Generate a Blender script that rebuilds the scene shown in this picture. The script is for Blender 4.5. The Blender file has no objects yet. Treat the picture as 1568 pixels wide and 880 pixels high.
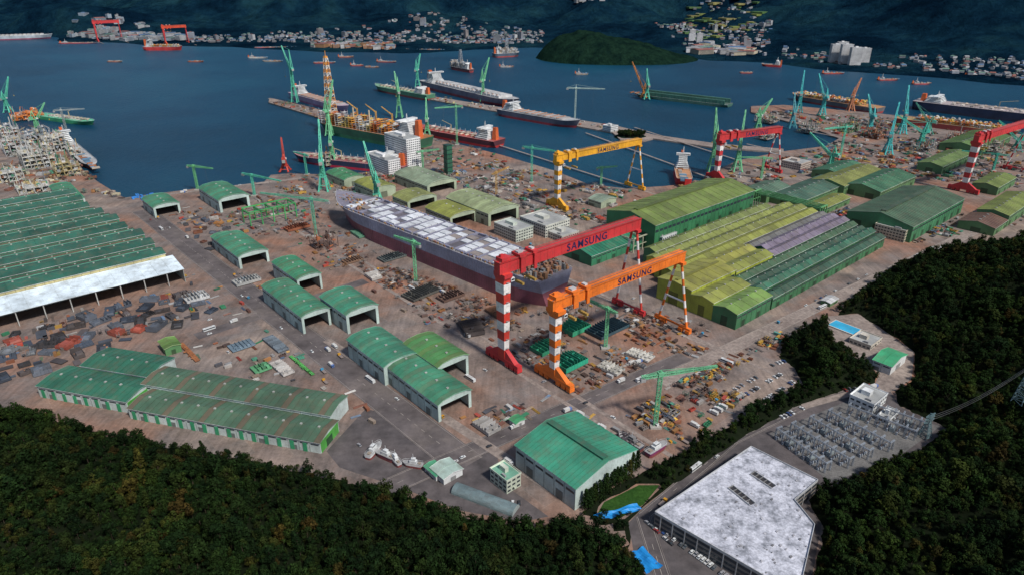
import bpy, math, random
import numpy as np
from mathutils import Vector
random.seed(7); np.random.seed(7)
R=random.random
def U(a,b): return random.uniform(a,b)
sc=bpy.context.scene
CH=300.0; PT=math.radians(25); F=1045.0
# ---- site survey: plan coordinates of a sighted ground point (height z) ----
def G(px,py,z=0.0):
    a=(px-784)/F; b=(440-py)/F
    dy=math.cos(PT)+b*math.sin(PT); dz=-math.sin(PT)+b*math.cos(PT)
    t=(z-CH)/dz
    return (a*t, dy*t)
def zat(base,ytop):
    Y=G(*base)[1]; b=(440-ytop)/F
    dy=math.cos(PT)+b*math.sin(PT); dz=-math.sin(PT)+b*math.cos(PT)
    return CH+Y/dy*dz
UA=math.radians(41)
# ------------------------------------------------------------ materials
def newmat(name):
    m=bpy.data.materials.new(name); m.use_nodes=True
    nt=m.node_tree; b=nt.nodes['Principled BSDF']
    return m,nt,b
def N(nt,t,**k):
    n=nt.nodes.new(t)
    for a,v in k.items(): setattr(n,a,v)
    return n
def noise(nt,scale,detail=4,rough=.6,vec=None,coord='Object'):
    if vec is None:
        tc=N(nt,'ShaderNodeTexCoord'); vec=tc.outputs[coord]
    n=N(nt,'ShaderNodeTexNoise'); n.inputs['Scale'].default_value=scale
    n.inputs['Detail'].default_value=detail; n.inputs['Roughness'].default_value=rough
    nt.links.new(vec,n.inputs['Vector']); return n.outputs['Fac']
def ramp(nt,fac,stops):
    r=N(nt,'ShaderNodeValToRGB'); e=r.color_ramp.elements
    while len(e)<len(stops): e.new(0.5)
    for i,(p,c) in enumerate(stops):
        e[i].position=p; e[i].color=(c[0],c[1],c[2],1) if not isinstance(c,(int,float)) else (c,c,c,1)
    nt.links.new(fac,r.inputs['Fac']); return r.outputs['Color']
def mix(nt,fac,a,b,mode='MIX'):
    m=N(nt,'ShaderNodeMix',data_type='RGBA',blend_type=mode)
    for s,v in ((0,fac),(6,a),(7,b)):
        if isinstance(v,(int,float)): m.inputs[s].default_value=v
        elif isinstance(v,tuple): m.inputs[s].default_value=(*v,1)
        else: nt.links.new(v,m.inputs[s])
    return m.outputs[2]
def bump(nt,b,h,st,dist=1.0):
    n=N(nt,'ShaderNodeBump'); n.inputs['Strength'].default_value=st; n.inputs['Distance'].default_value=dist
    nt.links.new(h,n.inputs['Height']); nt.links.new(n.outputs[0],b.inputs['Normal'])
def mk_paint(name,rough,dirt,dcol,sc1=.35):
    m,nt,b=newmat(name)
    at=N(nt,'ShaderNodeAttribute',attribute_name='Col')
    n1=noise(nt,sc1,6,.7); f=ramp(nt,n1,[(.45,0.0),(.72,1.0)])
    mm=N(nt,'ShaderNodeMath',operation='MULTIPLY'); mm.inputs[1].default_value=dirt
    nt.links.new(f,mm.inputs[0])
    c=mix(nt,mm.outputs[0],at.outputs['Color'],dcol)
    n2=noise(nt,1.7,4,.6); k=ramp(nt,n2,[(.3,.82),(.7,1.1)])
    c=mix(nt,1.0,c,k,'MULTIPLY')
    n3=noise(nt,.045,5,.6); c=mix(nt,1.0,c,ramp(nt,n3,[(.35,.76),(.65,1.2)]),'MULTIPLY')
    nt.links.new(c,b.inputs['Base Color']); b.inputs['Roughness'].default_value=rough
    return m
M_paint=mk_paint('weathered_paint',.6,.35,(.09,.06,.045))
M_roof=mk_paint('sheet_roofing',.6,.5,(.12,.10,.065),.12)
M_glass,nt,b=newmat('window_glass'); b.inputs['Base Color'].default_value=(.03,.04,.05,1); b.inputs['Roughness'].default_value=.15
MATS=[M_paint,M_roof,M_glass]
def mk_ground():
    m,nt,b=newmat('yard_ground')
    tc=N(nt,'ShaderNodeTexCoord'); mp=N(nt,'ShaderNodeMapping'); mp.inputs['Rotation'].default_value=(0,0,-UA)
    nt.links.new(tc.outputs['Object'],mp.inputs['Vector'])
    br=N(nt,'ShaderNodeTexBrick'); br.inputs['Scale'].default_value=1
    br.inputs['Brick Width'].default_value=38; br.inputs['Row Height'].default_value=21; br.inputs['Mortar Size'].default_value=.3
    br.inputs['Color1'].default_value=(.205,.130,.098,1); br.inputs['Color2'].default_value=(.165,.138,.126,1); br.inputs['Mortar'].default_value=(.25,.19,.155,1)
    nt.links.new(mp.outputs[0],br.inputs['Vector'])
    n1=noise(nt,.007,9,.60); c1=ramp(nt,n1,[(.36,(.28,.11,.055)),(.45,(.21,.125,.09)),(.54,(.145,.125,.118)),(.64,(.29,.225,.18))])
    c=mix(nt,.38,c1,br.outputs['Color'])
    n2=noise(nt,.035,8,.70); k=ramp(nt,n2,[(.34,.58),(.5,1.0),(.66,1.28)])
    c=mix(nt,1.0,c,k,'MULTIPLY')
    mp2=N(nt,'ShaderNodeMapping'); mp2.inputs['Rotation'].default_value=(0,0,-UA); mp2.inputs['Scale'].default_value=(.25,.02,1); nt.links.new(tc.outputs['Object'],mp2.inputs['Vector'])
    n4=noise(nt,1,6,.7,mp2.outputs[0]); c=mix(nt,1.0,c,ramp(nt,n4,[(.35,.78),(.6,1.12)]),'MULTIPLY')
    n3=noise(nt,.5,5,.8); k3=ramp(nt,n3,[(.35,.78),(.6,1.12)])
    c=mix(nt,1.0,c,k3,'MULTIPLY')
    nt.links.new(c,b.inputs['Base Color']); b.inputs['Roughness'].default_value=.85
    return m
M_ground=mk_ground()
def mk_simple(name,stops,scale,rough=.85,k2=None,bmp=None,spec=.3):
    m,nt,b=newmat(name); n=noise(nt,scale,7,.65); c=ramp(nt,n,stops)
    if k2:
        n2=noise(nt,k2,5,.7); c=mix(nt,1.0,c,ramp(nt,n2,[(.3,.6),(.7,1.35)]),'MULTIPLY')
    nt.links.new(c,b.inputs['Base Color']); b.inputs['Roughness'].default_value=rough; b.inputs['Specular IOR Level'].default_value=spec
    if bmp: bump(nt,b,noise(nt,bmp[0],7,.75),1.0,bmp[1])
    return m
M_asph=mk_simple('asphalt',[(.35,(.065,.058,.06)),(.6,(.105,.09,.09))],.03,.85,.08)
M_yroad=mk_simple('yard_road_surface',[(.32,(.080,.068,.068)),(.5,(.105,.09,.09)),(.66,(.14,.118,.11))],.025,.85,.06)
M_conc=mk_simple('concrete_paving',[(.3,(.17,.135,.12)),(.65,(.29,.24,.21))],.04,.85,.3)
M_mark=mk_simple('road_marking_paint',[(.3,(.6,.6,.58)),(.6,(.75,.75,.72))],.3)
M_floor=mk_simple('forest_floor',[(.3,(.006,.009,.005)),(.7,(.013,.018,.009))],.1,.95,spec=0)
M_grass=mk_simple('grass_lawn',[(.3,(.018,.05,.012)),(.7,(.035,.085,.018))],.1,.95,.6,spec=0)
M_mount=mk_simple('mountain_forest_haze_tint',[(.38,(.0025,.012,.026)),(.5,(.005,.024,.044)),(.62,(.011,.042,.058))],.0030,1,.020,(.018,38),0)  # forest green shifted to blue: distance haze is mixed into the base colour
M_isl=mk_simple('island_forest',[(.35,(.004,.013,.011)),(.6,(.010,.028,.018))],.03,1,.10,(.09,9),0)
M_deck=mk_simple('parking_deck_membrane',[(.36,(.20,.21,.24)),(.46,(.37,.38,.43)),(.58,(.52,.53,.59))],.13,.8,.7)
M_grav=mk_simple('gravel',[(.3,(.08,.078,.078)),(.6,(.15,.145,.14))],.08,.9,.8)
M_rock=mk_simple('quay_wall_concrete',[(.3,(.12,.10,.09)),(.7,(.25,.22,.19))],.1,.9)
M_tarp=mk_simple('blue_tarp',[(.3,(.01,.16,.45)),(.7,(.02,.28,.65))],.2,.5)
M_bark=mk_simple('bark',[(.3,(.03,.022,.015)),(.7,(.06,.045,.03))],2)
m,nt,b=newmat('sea_water'); 
n=noise(nt,.0012,7,.62); c=ramp(nt,n,[(.34,(.001,.026,.056)),(.5,(.003,.046,.092)),(.66,(.007,.070,.120))])
nt.links.new(c,b.inputs['Base Color']); b.inputs['Roughness'].default_value=.34; b.inputs['IOR'].default_value=1.33; b.inputs['Specular IOR Level'].default_value=.42
tc=N(nt,'ShaderNodeTexCoord'); mp=N(nt,'ShaderNodeMapping'); mp.inputs['Scale'].default_value=(1,.45,1); mp.inputs['Rotation'].default_value=(0,0,.4)
nt.links.new(tc.outputs['Object'],mp.inputs['Vector'])
a=noise(nt,.06,9,.80,mp.outputs[0]); bump(nt,b,a,1.0,6.0)
M_water=m
def mk_fol(name,cols):
    m,nt,b=newmat(name)
    oi=N(nt,'ShaderNodeObjectInfo'); c=ramp(nt,oi.outputs['Random'],cols)
    at=N(nt,'ShaderNodeAttribute',attribute_name='Col')
    c=mix(nt,1.0,c,at.outputs['Color'],'MULTIPLY')
    n=noise(nt,.016,6,.65,oi.outputs['Location']); c=mix(nt,1.0,c,ramp(nt,n,[(.36,(.50,.52,.52)),(.5,(.9,.9,.85)),(.64,(1.6,1.42,1.0))]),'MULTIPLY')
    nt.links.new(c,b.inputs['Base Color']); b.inputs['Roughness'].default_value=.8
    b.inputs['Specular IOR Level'].default_value=.06
    return m
M_fol=mk_fol('foliage',[(0,(.006,.016,.006)),(.4,(.010,.024,.007)),(.75,(.015,.029,.008)),(.92,(.024,.034,.009)),(1.0,(.036,.026,.009))])
# ------------------------------------------------------------ mesh builder
class MB:
    def __init__(s): s.v=[];s.f=[];s.c=[];s.m=[];s.x=(0,0,0,1,0)
    def at(s,x=0,y=0,z=0,a=0): s.x=(x,y,z,math.cos(a),math.sin(a)); return s
    def P(s,p):
        ox,oy,oz,c,n=s.x; return (ox+p[0]*c-p[1]*n, oy+p[0]*n+p[1]*c, oz+p[2])
    def face(s,pts,col,mat=0):
        i=len(s.v); s.v+=[s.P(p) for p in pts]; s.f.append(tuple(range(i,i+len(pts)))); s.c.append(col); s.m.append(mat)
    def hexa(s,c8,col,mat=0,cols=None):
        i=len(s.v); s.v+=[s.P(p) for p in c8]
        for k,q in enumerate(((0,3,2,1),(4,5,6,7),(0,1,5,4),(1,2,6,5),(2,3,7,6),(3,0,4,7))):
            s.f.append(tuple(i+j for j in q)); s.c.append(col if not cols else cols[k]); s.m.append(mat)
    def box(s,x0,x1,y0,y1,z0,z1,col,mat=0):
        s.hexa([(x0,y0,z0),(x1,y0,z0),(x1,y1,z0),(x0,y1,z0),(x0,y0,z1),(x1,y0,z1),(x1,y1,z1),(x0,y1,z1)],col,mat)
    def taper(s,z0,z1,a,b,col,cx=0,cy=0):
        s.hexa([(cx-a[0],cy-a[1],z0),(cx+a[0],cy-a[1],z0),(cx+a[0],cy+a[1],z0),(cx-a[0],cy+a[1],z0),
                (cx-b[0],cy-b[1],z1),(cx+b[0],cy-b[1],z1),(cx+b[0],cy+b[1],z1),(cx-b[0],cy+b[1],z1)],col)
    def beam(s,p,q,w,col,w2=None,n=4):
        p=Vector(p);q=Vector(q);d=q-p
        if d.length<1e-4: return
        d.normalize(); up=Vector((0,0,1)) if abs(d.z)<.95 else Vector((1,0,0))
        a=d.cross(up).normalized(); b=d.cross(a); w2=w if w2 is None else w2
        ang=[math.pi/4+2*math.pi*k/n for k in range(n)]
        r1=w*.5/ (math.cos(math.pi/4) if n==4 else 1); r2=w2*.5/(math.cos(math.pi/4) if n==4 else 1)
        i=len(s.v)
        for (c,r) in ((p,r1),(q,r2)):
            for t in ang: s.v.append(s.P(c+a*(math.cos(t)*r)+b*(math.sin(t)*r)))
        for k in range(n):
            k2=(k+1)%n; s.f.append((i+k,i+k2,i+n+k2,i+n+k)); s.c.append(col); s.m.append(0)
        s.f.append(tuple(i+k for k in range(n))[::-1]); s.c.append(col); s.m.append(0)
        s.f.append(tuple(i+n+k for k in range(n))); s.c.append(col); s.m.append(0)
    def lattice(s,p,q,w0,w1,n,col,r,col2=None):
        p=Vector(p);q=Vector(q);d=(q-p).normalized(); up=Vector((0,0,1)) if abs(d.z)<.95 else Vector((1,0,0))
        a=d.cross(up).normalized(); b=d.cross(a)
        def ring(t):
            c=p.lerp(q,t); w=(w0+(w1-w0)*t)/2
            return [c+a*w+b*w,c-a*w+b*w,c-a*w-b*w,c+a*w-b*w]
        pr=ring(0)
        for i in range(n):
            nx=ring((i+1)/n); cc=col if (not col2 or i%2==0) else col2
            for k in range(4):
                s.beam(pr[k],nx[k],r,cc)
                s.beam(pr[k],nx[(k+1)%4],r*.7,cc) if i%2 else s.beam(pr[(k+1)%4],nx[k],r*.7,cc)
                s.beam(nx[k],nx[(k+1)%4],r*.7,cc)
            pr=nx
    def obj(s,name,loc=(0,0,0),rz=0,mats=None,parent=None):
        me=bpy.data.meshes.new(name); me.from_pydata(s.v,[],s.f)
        for mm in (mats or MATS): me.materials.append(mm)
        me.polygons.foreach_set('material_index',s.m)
        ca=me.color_attributes.new('Col','FLOAT_COLOR','CORNER')
        lt=np.zeros(len(me.polygons),dtype=np.int32); me.polygons.foreach_get('loop_total',lt)
        col=np.array([(c[0],c[1],c[2],1.0) for c in s.c],dtype=np.float32)
        ca.data.foreach_set('color',np.repeat(col,lt,axis=0).ravel())
        me.update(); o=bpy.data.objects.new(name,me); sc.collection.objects.link(o)
        o.location=loc; o.rotation_euler=(0,0,rz)
        if parent: o.parent=parent
        return o
def J(c,a=.1):
    k=1+U(-a,a); return (c[0]*k,c[1]*k,c[2]*k)
FOOT=[]
def foot(O,Lu,Lv,ang,pad=2):
    c,s=math.cos(ang),math.sin(ang)
    FOOT.append((O[0]+c*Lu/2-s*Lv/2,O[1]+s*Lu/2+c*Lv/2,ang,abs(Lu)/2+pad,abs(Lv)/2+pad))
def blocked(x,y,pad=0):
    for cx,cy,a,hx,hy in FOOT:
        dx,dy=x-cx,y-cy; c,s=math.cos(a),math.sin(a)
        if abs(dx*c+dy*s)<hx+pad and abs(-dx*s+dy*c)<hy+pad: return True
    return False
def sheet(name,pts,z,mat,thick=None):
    me=bpy.data.meshes.new(name); n=len(pts)
    v=[(p[0],p[1],z) for p in pts]; f=[tuple(range(n))]
    ar=sum(pts[i][0]*pts[(i+1)%n][1]-pts[(i+1)%n][0]*pts[i][1] for i in range(n))
    if ar<0: v=v[::-1]
    if thick:
        v+=[(p[0],p[1],z-thick) for p in v[:n]]
        f+=[(i,i+n,(i+1)%n+n,(i+1)%n) for i in range(n)]
    me.from_pydata(v,[],f); me.materials.append(mat)
    if thick and mat is M_ground:
        me.materials.append(M_rock)
        for p in me.polygons[1:]: p.material_index=1
    me.update(); o=bpy.data.objects.new(name,me); sc.collection.objects.link(o); return o
GREEN=(.050,.215,.125); DGREEN=(.018,.085,.05); YG=(.22,.24,.05); WHITE=(.68,.70,.70); TEAL=(.10,.52,.36)
CREAM=(.50,.44,.22)
# ------------------------------------------------------------ sheds
def shed_geo(mb,x0,x1,y0,y1,h,ridge,roof,wall,open_=False,rise=None,panel=5.0,oh=.8,monitor=False,door=True,flat=False,stripe=None,posts=False,var=.16,mono=False):
    if ridge=='v': L=y1-y0; W=x1-x0; T=lambda a,b,z:(x0+b,y0+a,z)
    else: L=x1-x0; W=y1-y0; T=lambda a,b,z:(x0+a,y0+b,z)
    rise=W*.11 if rise is None else rise
    prof=[(-oh,h-.1),(W*.5,h+rise),(W+oh,h-.1)]
    if flat: prof=[(-oh,h-.1),(W*.16,h+rise*.7),(W*.5,h+rise),(W*.84,h+rise*.7),(W+oh,h-.1)]
    if mono: prof=[(-oh,h-.1),(W*.5,h+rise*.5),(W,h+rise)]
    def prz(b):
        for (b0,z0),(b1,z1) in zip(prof,prof[1:]):
            if b<=b1: return z0+(z1-z0)*(b-b0)/(b1-b0)
        return prof[-1][1]
    n=max(2,int(L/panel)); t=.35
    e=[-oh+(L+2*oh)*i/n for i in range(n+1)]
    def rev(p): return p if ridge=='u' else p[::-1]
    for i in range(n):
        k=U(1-var,1+var)
        if R()<.07: k*=1-2*var
        col=tuple(ch*k for ch in roof)
        if stripe and i%stripe[0]==0: col=stripe[1]
        for (b0,z0),(b1,z1) in zip(prof,prof[1:]):
            if R()<.12: kk=U(1-var*1.5,1+var*1.5); cl=tuple(ch*kk for ch in col)
            else: cl=col
            mb.face(rev([T(e[i],b0,z0+t),T(e[i+1],b0,z0+t),T(e[i+1],b1,z1+t),T(e[i],b1,z1+t)]),cl,1)
            if i:
                mb.hexa([T(e[i]-.12,b0,z0+t),T(e[i]+.12,b0,z0+t),T(e[i]+.12,b1,z1+t),T(e[i]-.12,b1,z1+t),
                         T(e[i]-.12,b0,z0+t+.25),T(e[i]+.12,b0,z0+t+.25),T(e[i]+.12,b1,z1+t+.25),T(e[i]-.12,b1,z1+t+.25)],tuple(ch*.8 for ch in roof),1)
    for (b0,z0),(b1,z1) in zip(prof,prof[1:]):
        mb.face(rev([T(e[0],b1,z1),T(e[-1],b1,z1),T(e[-1],b0,z0),T(e[0],b0,z0)]),(.12,.12,.11),1)
        for ee in (e[0],e[-1]):
            mb.face([T(ee,b0,z0),T(ee,b1,z1),T(ee,b1,z1+t+.2),T(ee,b0,z0+t+.2)],tuple(min(.8,c*1.6+.15) for c in roof),1)
    for bb in (prof[0],prof[-1]):
        mb.face([T(e[0],bb[0],bb[1]),T(e[-1],bb[0],bb[1]),T(e[-1],bb[0],bb[1]+t),T(e[0],bb[0],bb[1]+t)],WHITE,1)
    w=.4
    for b0 in (0,W-w):
        if posts and b0==0:
            for i in range(int(L/22)+1):
                a0=min(L-1,i*22); p=[T(a0,0,0),T(a0+.9,0,0),T(a0+.9,.9,0),T(a0,.9,0)]; mb.hexa([*p,*[(q[0],q[1],h-.2) for q in p]],(.4,.4,.38))
            continue
        m=max(2,int(L/8))
        for i in range(m):
            a0=L*i/m; a1=L*(i+1)/m; c=J(wall,.08)
            p=[T(a0,b0,0),T(a1,b0,0),T(a1,b0+w,0),T(a0,b0+w,0)]
            mb.hexa([*p,*[(q[0],q[1],h) for q in p]],c,0)
            bo=b0-.15 if b0==0 else b0+w
            p=[T(a0+.0,bo,0),T(a0+.5,bo,0),T(a0+.5,bo+.15,0),T(a0,bo+.15,0)]
            mb.hexa([*p,*[(q[0],q[1],h) for q in p]],tuple(ch*.6 for ch in wall))
            p=[T(a0+1.2,bo,0),T(a1-1,bo,0),T(a1-1,bo+.12,0),T(a0+1.2,bo+.12,0)]
            mb.hexa([*[(q[0],q[1],h*.70) for q in p],*[(q[0],q[1],h*.80) for q in p]],(.08,.1,.1),2)
            if i%3==1 and door:
                p=[T(a0+1.5,bo,0),T(a1-1.5,bo,0),T(a1-1.5,bo+.1,0),T(a0+1.5,bo+.1,0)]
                mb.hexa([*p,*[(q[0],q[1],h*.42) for q in p]],tuple(ch*.3 for ch in wall))
    def gable(a0,full):
        def slab(b0,b1,z0f,z1f,c):
            z=[z0f(b0),z0f(b1),z1f(b0),z1f(b1)]
            lo=[T(a0,b0,z[0]),T(a0,b1,z[1]),T(a0+w,b1,z[1]),T(a0+w,b0,z[0])]
            hi=[T(a0,b0,z[2]),T(a0,b1,z[3]),T(a0+w,b1,z[3]),T(a0+w,b0,z[2])]
            mb.hexa(lo+hi,c,0)
        bs=sorted(set([w,W*.08,W*.5,W*.92,W-w]+[p[0] for p in prof if w<p[0]<W-w]))
        for b0,b1 in zip(bs,bs[1:]):
            if b1-b0<.05: continue
            inner=b0>=W*.08-.01 and b1<=W*.92+.01
            if full or not inner: slab(b0,b1,lambda b:0,lambda b:prz(b)-.02,J(wall,.05))
            else: slab(b0,b1,lambda b:h*.86,lambda b:prz(b)-.02,tuple(ch*1.0 for ch in wall))
    gable(0,not open_); gable(L-w,True)
    if not open_ and door:
        k=max(1,int(W/25))
        for j in range(k):
            b0=W*(j+.5)/k; dw=min(6,W*.14)
            p=[T(-.12,b0-dw,0),T(-.12,b0+dw,0),T(-.02,b0+dw,0),T(-.02,b0-dw,0)]
            mb.hexa([*p,*[(q[0],q[1],h*.62) for q in p]],tuple(c*.35 for c in wall))
    if monitor:
        zr=h+rise+t
        p=[T(L*.04,W*.46,0),T(L*.96,W*.46,0),T(L*.96,W*.54,0),T(L*.04,W*.54,0)]
        mb.hexa([*[(q[0],q[1],zr-.6) for q in p],*[(q[0],q[1],zr+1.0) for q in p]],tuple(c*.65 for c in roof),1)
    elif L>30 and not mono:
        for i in range(int(L/14)):
            a0=8+i*14
            if a0<L-3: p=[T(a0,W*.47,0),T(a0+1.5,W*.47,0),T(a0+1.5,W*.53,0),T(a0,W*.53,0)]; mb.hexa([*[(q[0],q[1],h+rise) for q in p],*[(q[0],q[1],h+rise+1.1) for q in p]],(.35,.36,.33))
def dims(C,Rp,L,ang):
    O=G(*C); r=G(*Rp); l=G(*L); c,s=math.cos(ang),math.sin(ang)
    return O,(r[0]-O[0])*c+(r[1]-O[1])*s, -(l[0]-O[0])*s+(l[1]-O[1])*c
def shed(name,C,Rp,L,h,ridge='v',roof=GREEN,wall=WHITE,ang=UA,**k):
    O,Lu,Lv=dims(C,Rp,L,ang); foot(O,Lu,Lv,ang,3)
    mb=MB(); shed_geo(mb,0,Lu,0,Lv,h,ridge,roof,wall,**k); return mb.obj(name,(O[0],O[1],0),ang)
def block(name,C,Rp,L,floors,fh=3.4,col=WHITE,ang=UA,roofcol=(.35,.36,.35),z=0,xy=None):
    if xy: O=xy[:2]; Lu,Lv=xy[2:]
    else: O,Lu,Lv=dims(C,Rp,L,ang)
    foot(O,Lu,Lv,ang,2); mb=MB(); H=floors*fh
    mb.box(0,Lu,0,Lv,0,H,col); mb.box(-.3,Lu+.3,-.3,Lv+.3,H+.003,H+.3,J(col)); mb.box(.5,Lu-.5,.5,Lv-.5,H+.303,H+.34,roofcol)
    for (a,b,c,d) in ((-.3,Lu+.3,-.3,0),(-.3,Lu+.3,Lv,Lv+.3),(-.3,0,0,Lv),(Lu,Lu+.3,0,Lv)): mb.box(a,b,c,d,H+.303,H+1.2,col)
    mb.box(Lu*.35,Lu*.6,Lv*.4,Lv*.75,H+.35,H+4,J(col)); mb.box(Lu*.1,Lu*.2,Lv*.2,Lv*.4,H+.35,H+2,(.3,.3,.3))
    for f in range(floors):
        z0=f*fh+1.0; z1=z0+1.5
        n=max(2,int(Lu/3.6))
        for i in range(n):
            a=Lu*(i+.18)/n; b=Lu*(i+.82)/n
            mb.box(a,b,-.06,-.003,z0,z1,(.04,.05,.06),2); mb.box(a,b,Lv+.003,Lv+.06,z0,z1,(.04,.05,.06),2)
            mb.box(a-.1,b+.1,-.16,-.003,z0-.2,z0-.01,J(col))
        n=max(2,int(Lv/3.6))
        for i in range(n):
            a=Lv*(i+.18)/n; b=Lv*(i+.82)/n
            mb.box(-.06,-.003,a,b,z0,z1,(.04,.05,.06),2); mb.box(Lu+.003,Lu+.06,a,b,z0,z1,(.04,.05,.06),2)
    mb.box(Lu*.45,Lu*.55,-1.6,-.2,2.8,3.1,J(col)); mb.box(Lu*.46,Lu*.54,-.12,-.062,0,2.5,(.03,.03,.04),2)
    return mb.obj(name,(O[0],O[1],z),ang)
# ------------------------------------------------------------ land, water
land=[(-2500,1330)]+[G(*p) for p in [(-60,206),(40,202),(98,216),(128,262),(152,280),(190,303),(300,289),(400,283),(415,268),(440,266),(530,268),(575,262),(592,250),(612,232),(600,214),(411,157),(413,150),(470,163),(560,186),(640,202),(650,208),(770,238),(850,262),(900,282),(960,289),(1020,285),(1072,280),(1090,264),(1130,246),(1200,232),(1265,224),(1285,212),(1240,195),(1150,172),(1150,163),(1200,161),(1345,174),(1400,180),(1568,207),(1750,232)]]+[(2600,1200),(2600,-700),(-2500,-700)]
sheet('shipyard_ground',land,0,M_ground,8)
sheet('sea_water',[(-30000,-3000),(30000,-3000),(30000,40000),(-30000,40000)],-3,M_water)
bw=[G(*p) for p in [(640,149),(652,146),(945,193),(1000,206),(1098,220),(1200,228),(1200,233),(1095,226),(1000,212),(985,216),(950,214),(938,203)]]
sheet('breakwater_quay',bw,-.3,M_conc,6)
# ------------------------------------------------------------ numpy noise
def vnoise(X,Y,s,seed):
    rs=np.random.RandomState(seed); T=rs.rand(256,256)
    x=X/s; y=Y/s; xi=np.floor(x).astype(int); yi=np.floor(y).astype(int); fx=x-xi; fy=y-yi
    fx=fx*fx*(3-2*fx); fy=fy*fy*(3-2*fy); g=lambda a,b:T[a%256,b%256]
    return (g(xi,yi)*(1-fx)+g(xi+1,yi)*fx)*(1-fy)+(g(xi,yi+1)*(1-fx)+g(xi+1,yi+1)*fx)*fy
def fbm(X,Y,s,seed,o=5):
    r=0;a=1;t=0
    for i in range(o): r=r+a*vnoise(X,Y,s/2**i,seed+i); t+=a; a*=.5
    return r/t
def ridged(X,Y,s,seed,o=5):
    r=0;a=1;t=0
    for i in range(o): r=r+a*(1-np.abs(2*vnoise(X,Y,s/2**i,seed+i)-1)); t+=a; a*=.5
    return r/t
def gridobj(name,xs,ys,Z,mat,smooth=True):
    X,Y=np.meshgrid(xs,ys); v=np.stack([X,Y,Z],-1).reshape(-1,3); nx=len(xs); ny=len(ys)
    i=np.arange(ny-1)[:,None]*nx+np.arange(nx-1)[None,:]; f=np.stack([i,i+1,i+nx+1,i+nx],-1).reshape(-1,4)
    me=bpy.data.meshes.new(name); me.from_pydata(v.tolist(),[],f.tolist()); me.materials.append(mat)
    me.polygons.foreach_set('use_smooth',[smooth]*len(me.polygons)); me.update()
    o=bpy.data.objects.new(name,me); sc.collection.objects.link(o); return o
shore=[(-900,40),(-300,44),(0,50),(90,56),(110,62),(300,68),(400,73),(480,77),(620,79),(760,74),(825,71),(1000,78),(1075,89),(1170,92),(1260,103),(1330,107),(1420,114),(1500,124),(1568,128),(1900,150)]
sw=sorted([G(*p) for p in shore]); SX=[p[0] for p in sw]; SY=[p[1] for p in sw]
def mount(X,Y):
    d=Y-np.interp(X,SX,SY)+(fbm(X,Y,300,3)-.5)*160
    st=np.interp(X,[-4000,-2500,-500,600,1500,3000],[900,700,600,750,1000,700])
    t=np.clip((d-st)/2400,0,1); t=t*t*(3-2*t)
    Z=np.clip(d*.06,-12,3)
    rg=ridged(X+200*vnoise(X,Y,900,8),Y,1300,11)
    Z=Z+t*(1150*(rg-.25))+np.clip((d-300)/900,0,1)*80*np.clip(ridged(X,Y,800,21)-.42,0,1)*3
    for (px,py,h,sx,sy) in ((115,48,125,420,260),(690,52,60,350,200),(905,47,45,260,150),(380,35,150,700,400),(1420,60,110,330,260),(1568,75,160,420,380)):
        c=G(px,py); Z=Z+h*np.exp(-((X-c[0])/sx)**2-((Y-c[1])/sy)**2)*np.clip(d/150,0,1)*(.7+.6*fbm(X,Y,200,5))
    return Z
xs=np.arange(-8000,8001,36); ys=np.arange(1500,10000,36); X,Y=np.meshgrid(xs,ys)
gridobj('mountain_range',xs,ys,mount(X,Y)+np.where(mount(X,Y)>25,(fbm(X,Y,75,61,2)-.5)*26,0),M_mount)
def island(name,c,sx,sy,h,seed,step=10,mat=M_isl,skew=0):
    xs=np.arange(c[0]-sx*1.3,c[0]+sx*1.3,step); ys=np.arange(c[1]-sy*1.3,c[1]+sy*1.3,step); X,Y=np.meshgrid(xs,ys)
    r=np.abs((X-c[0])/sx)**2.4+np.abs((Y-c[1])/sy)**2+(fbm(X,Y,sx*.5,seed)-.5)*.35
    hh=(h+6)*(1-skew*np.clip((X-c[0])/sx+.35,-.3,1.2))
    Z=-6+ hh*np.clip(1.15-r,0,1.1)**.7*(.65+.5*fbm(X,Y,sx*.35,seed+3))+(fbm(X,Y,22,seed+9,3)-.5)*11*np.clip(1-r,0,1)
    return gridobj(name,xs,ys,Z,mat)
island('island_hill',(G(950,92)[0],G(945,92)[1]+70),285,190,84,31,7,M_isl,.55)
# ------------------------------------------------------------ forested hills
def inpoly(X,Y,P):
    r=np.zeros(X.shape,bool); n=len(P)
    for i in range(n):
        x1,y1=P[i];x2,y2=P[(i+1)%n]
        if y1==y2: continue
        c=((y1>Y)!=(y2>Y))&(X<(x2-x1)*(Y-y1)/(y2-y1)+x1); r^=c
    return r
def pdist(X,Y,P):
    d=np.full(X.shape,1e9); n=len(P)
    for i in range(n):
        x1,y1=P[i];x2,y2=P[(i+1)%n]; dx,dy=x2-x1,y2-y1; L=dx*dx+dy*dy+1e-9
        t=np.clip(((X-x1)*dx+(Y-y1)*dy)/L,0,1); d=np.minimum(d,np.hypot(X-x1-t*dx,Y-y1-t*dy))
    return d
PL=[(-1400,470)]+[G(*p) for p in [(-350,585),(-150,608),(0,626),(60,636),(180,668),(300,692),(400,708),(470,722),(560,742),(640,762),(700,790),(780,806),(870,806),(935,824),(970,850),(1000,890)]]+[(70,150),(60,-500),(-1400,-500)]
PR=[G(*p) for p in [(1010,920),(985,860),(950,815),(890,792),(900,765),(960,732),(1010,708),(1045,690),(1110,655),(1165,620),(1228,590),(1216,562),(1192,548),(1197,522),(1235,502),(1272,485),(1300,462),(1340,430),(1380,405),(1420,393),(1500,383),(1568,374),(1700,356)]]+[(1300,760),(1300,-500),(90,-500),(90,170)]
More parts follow.
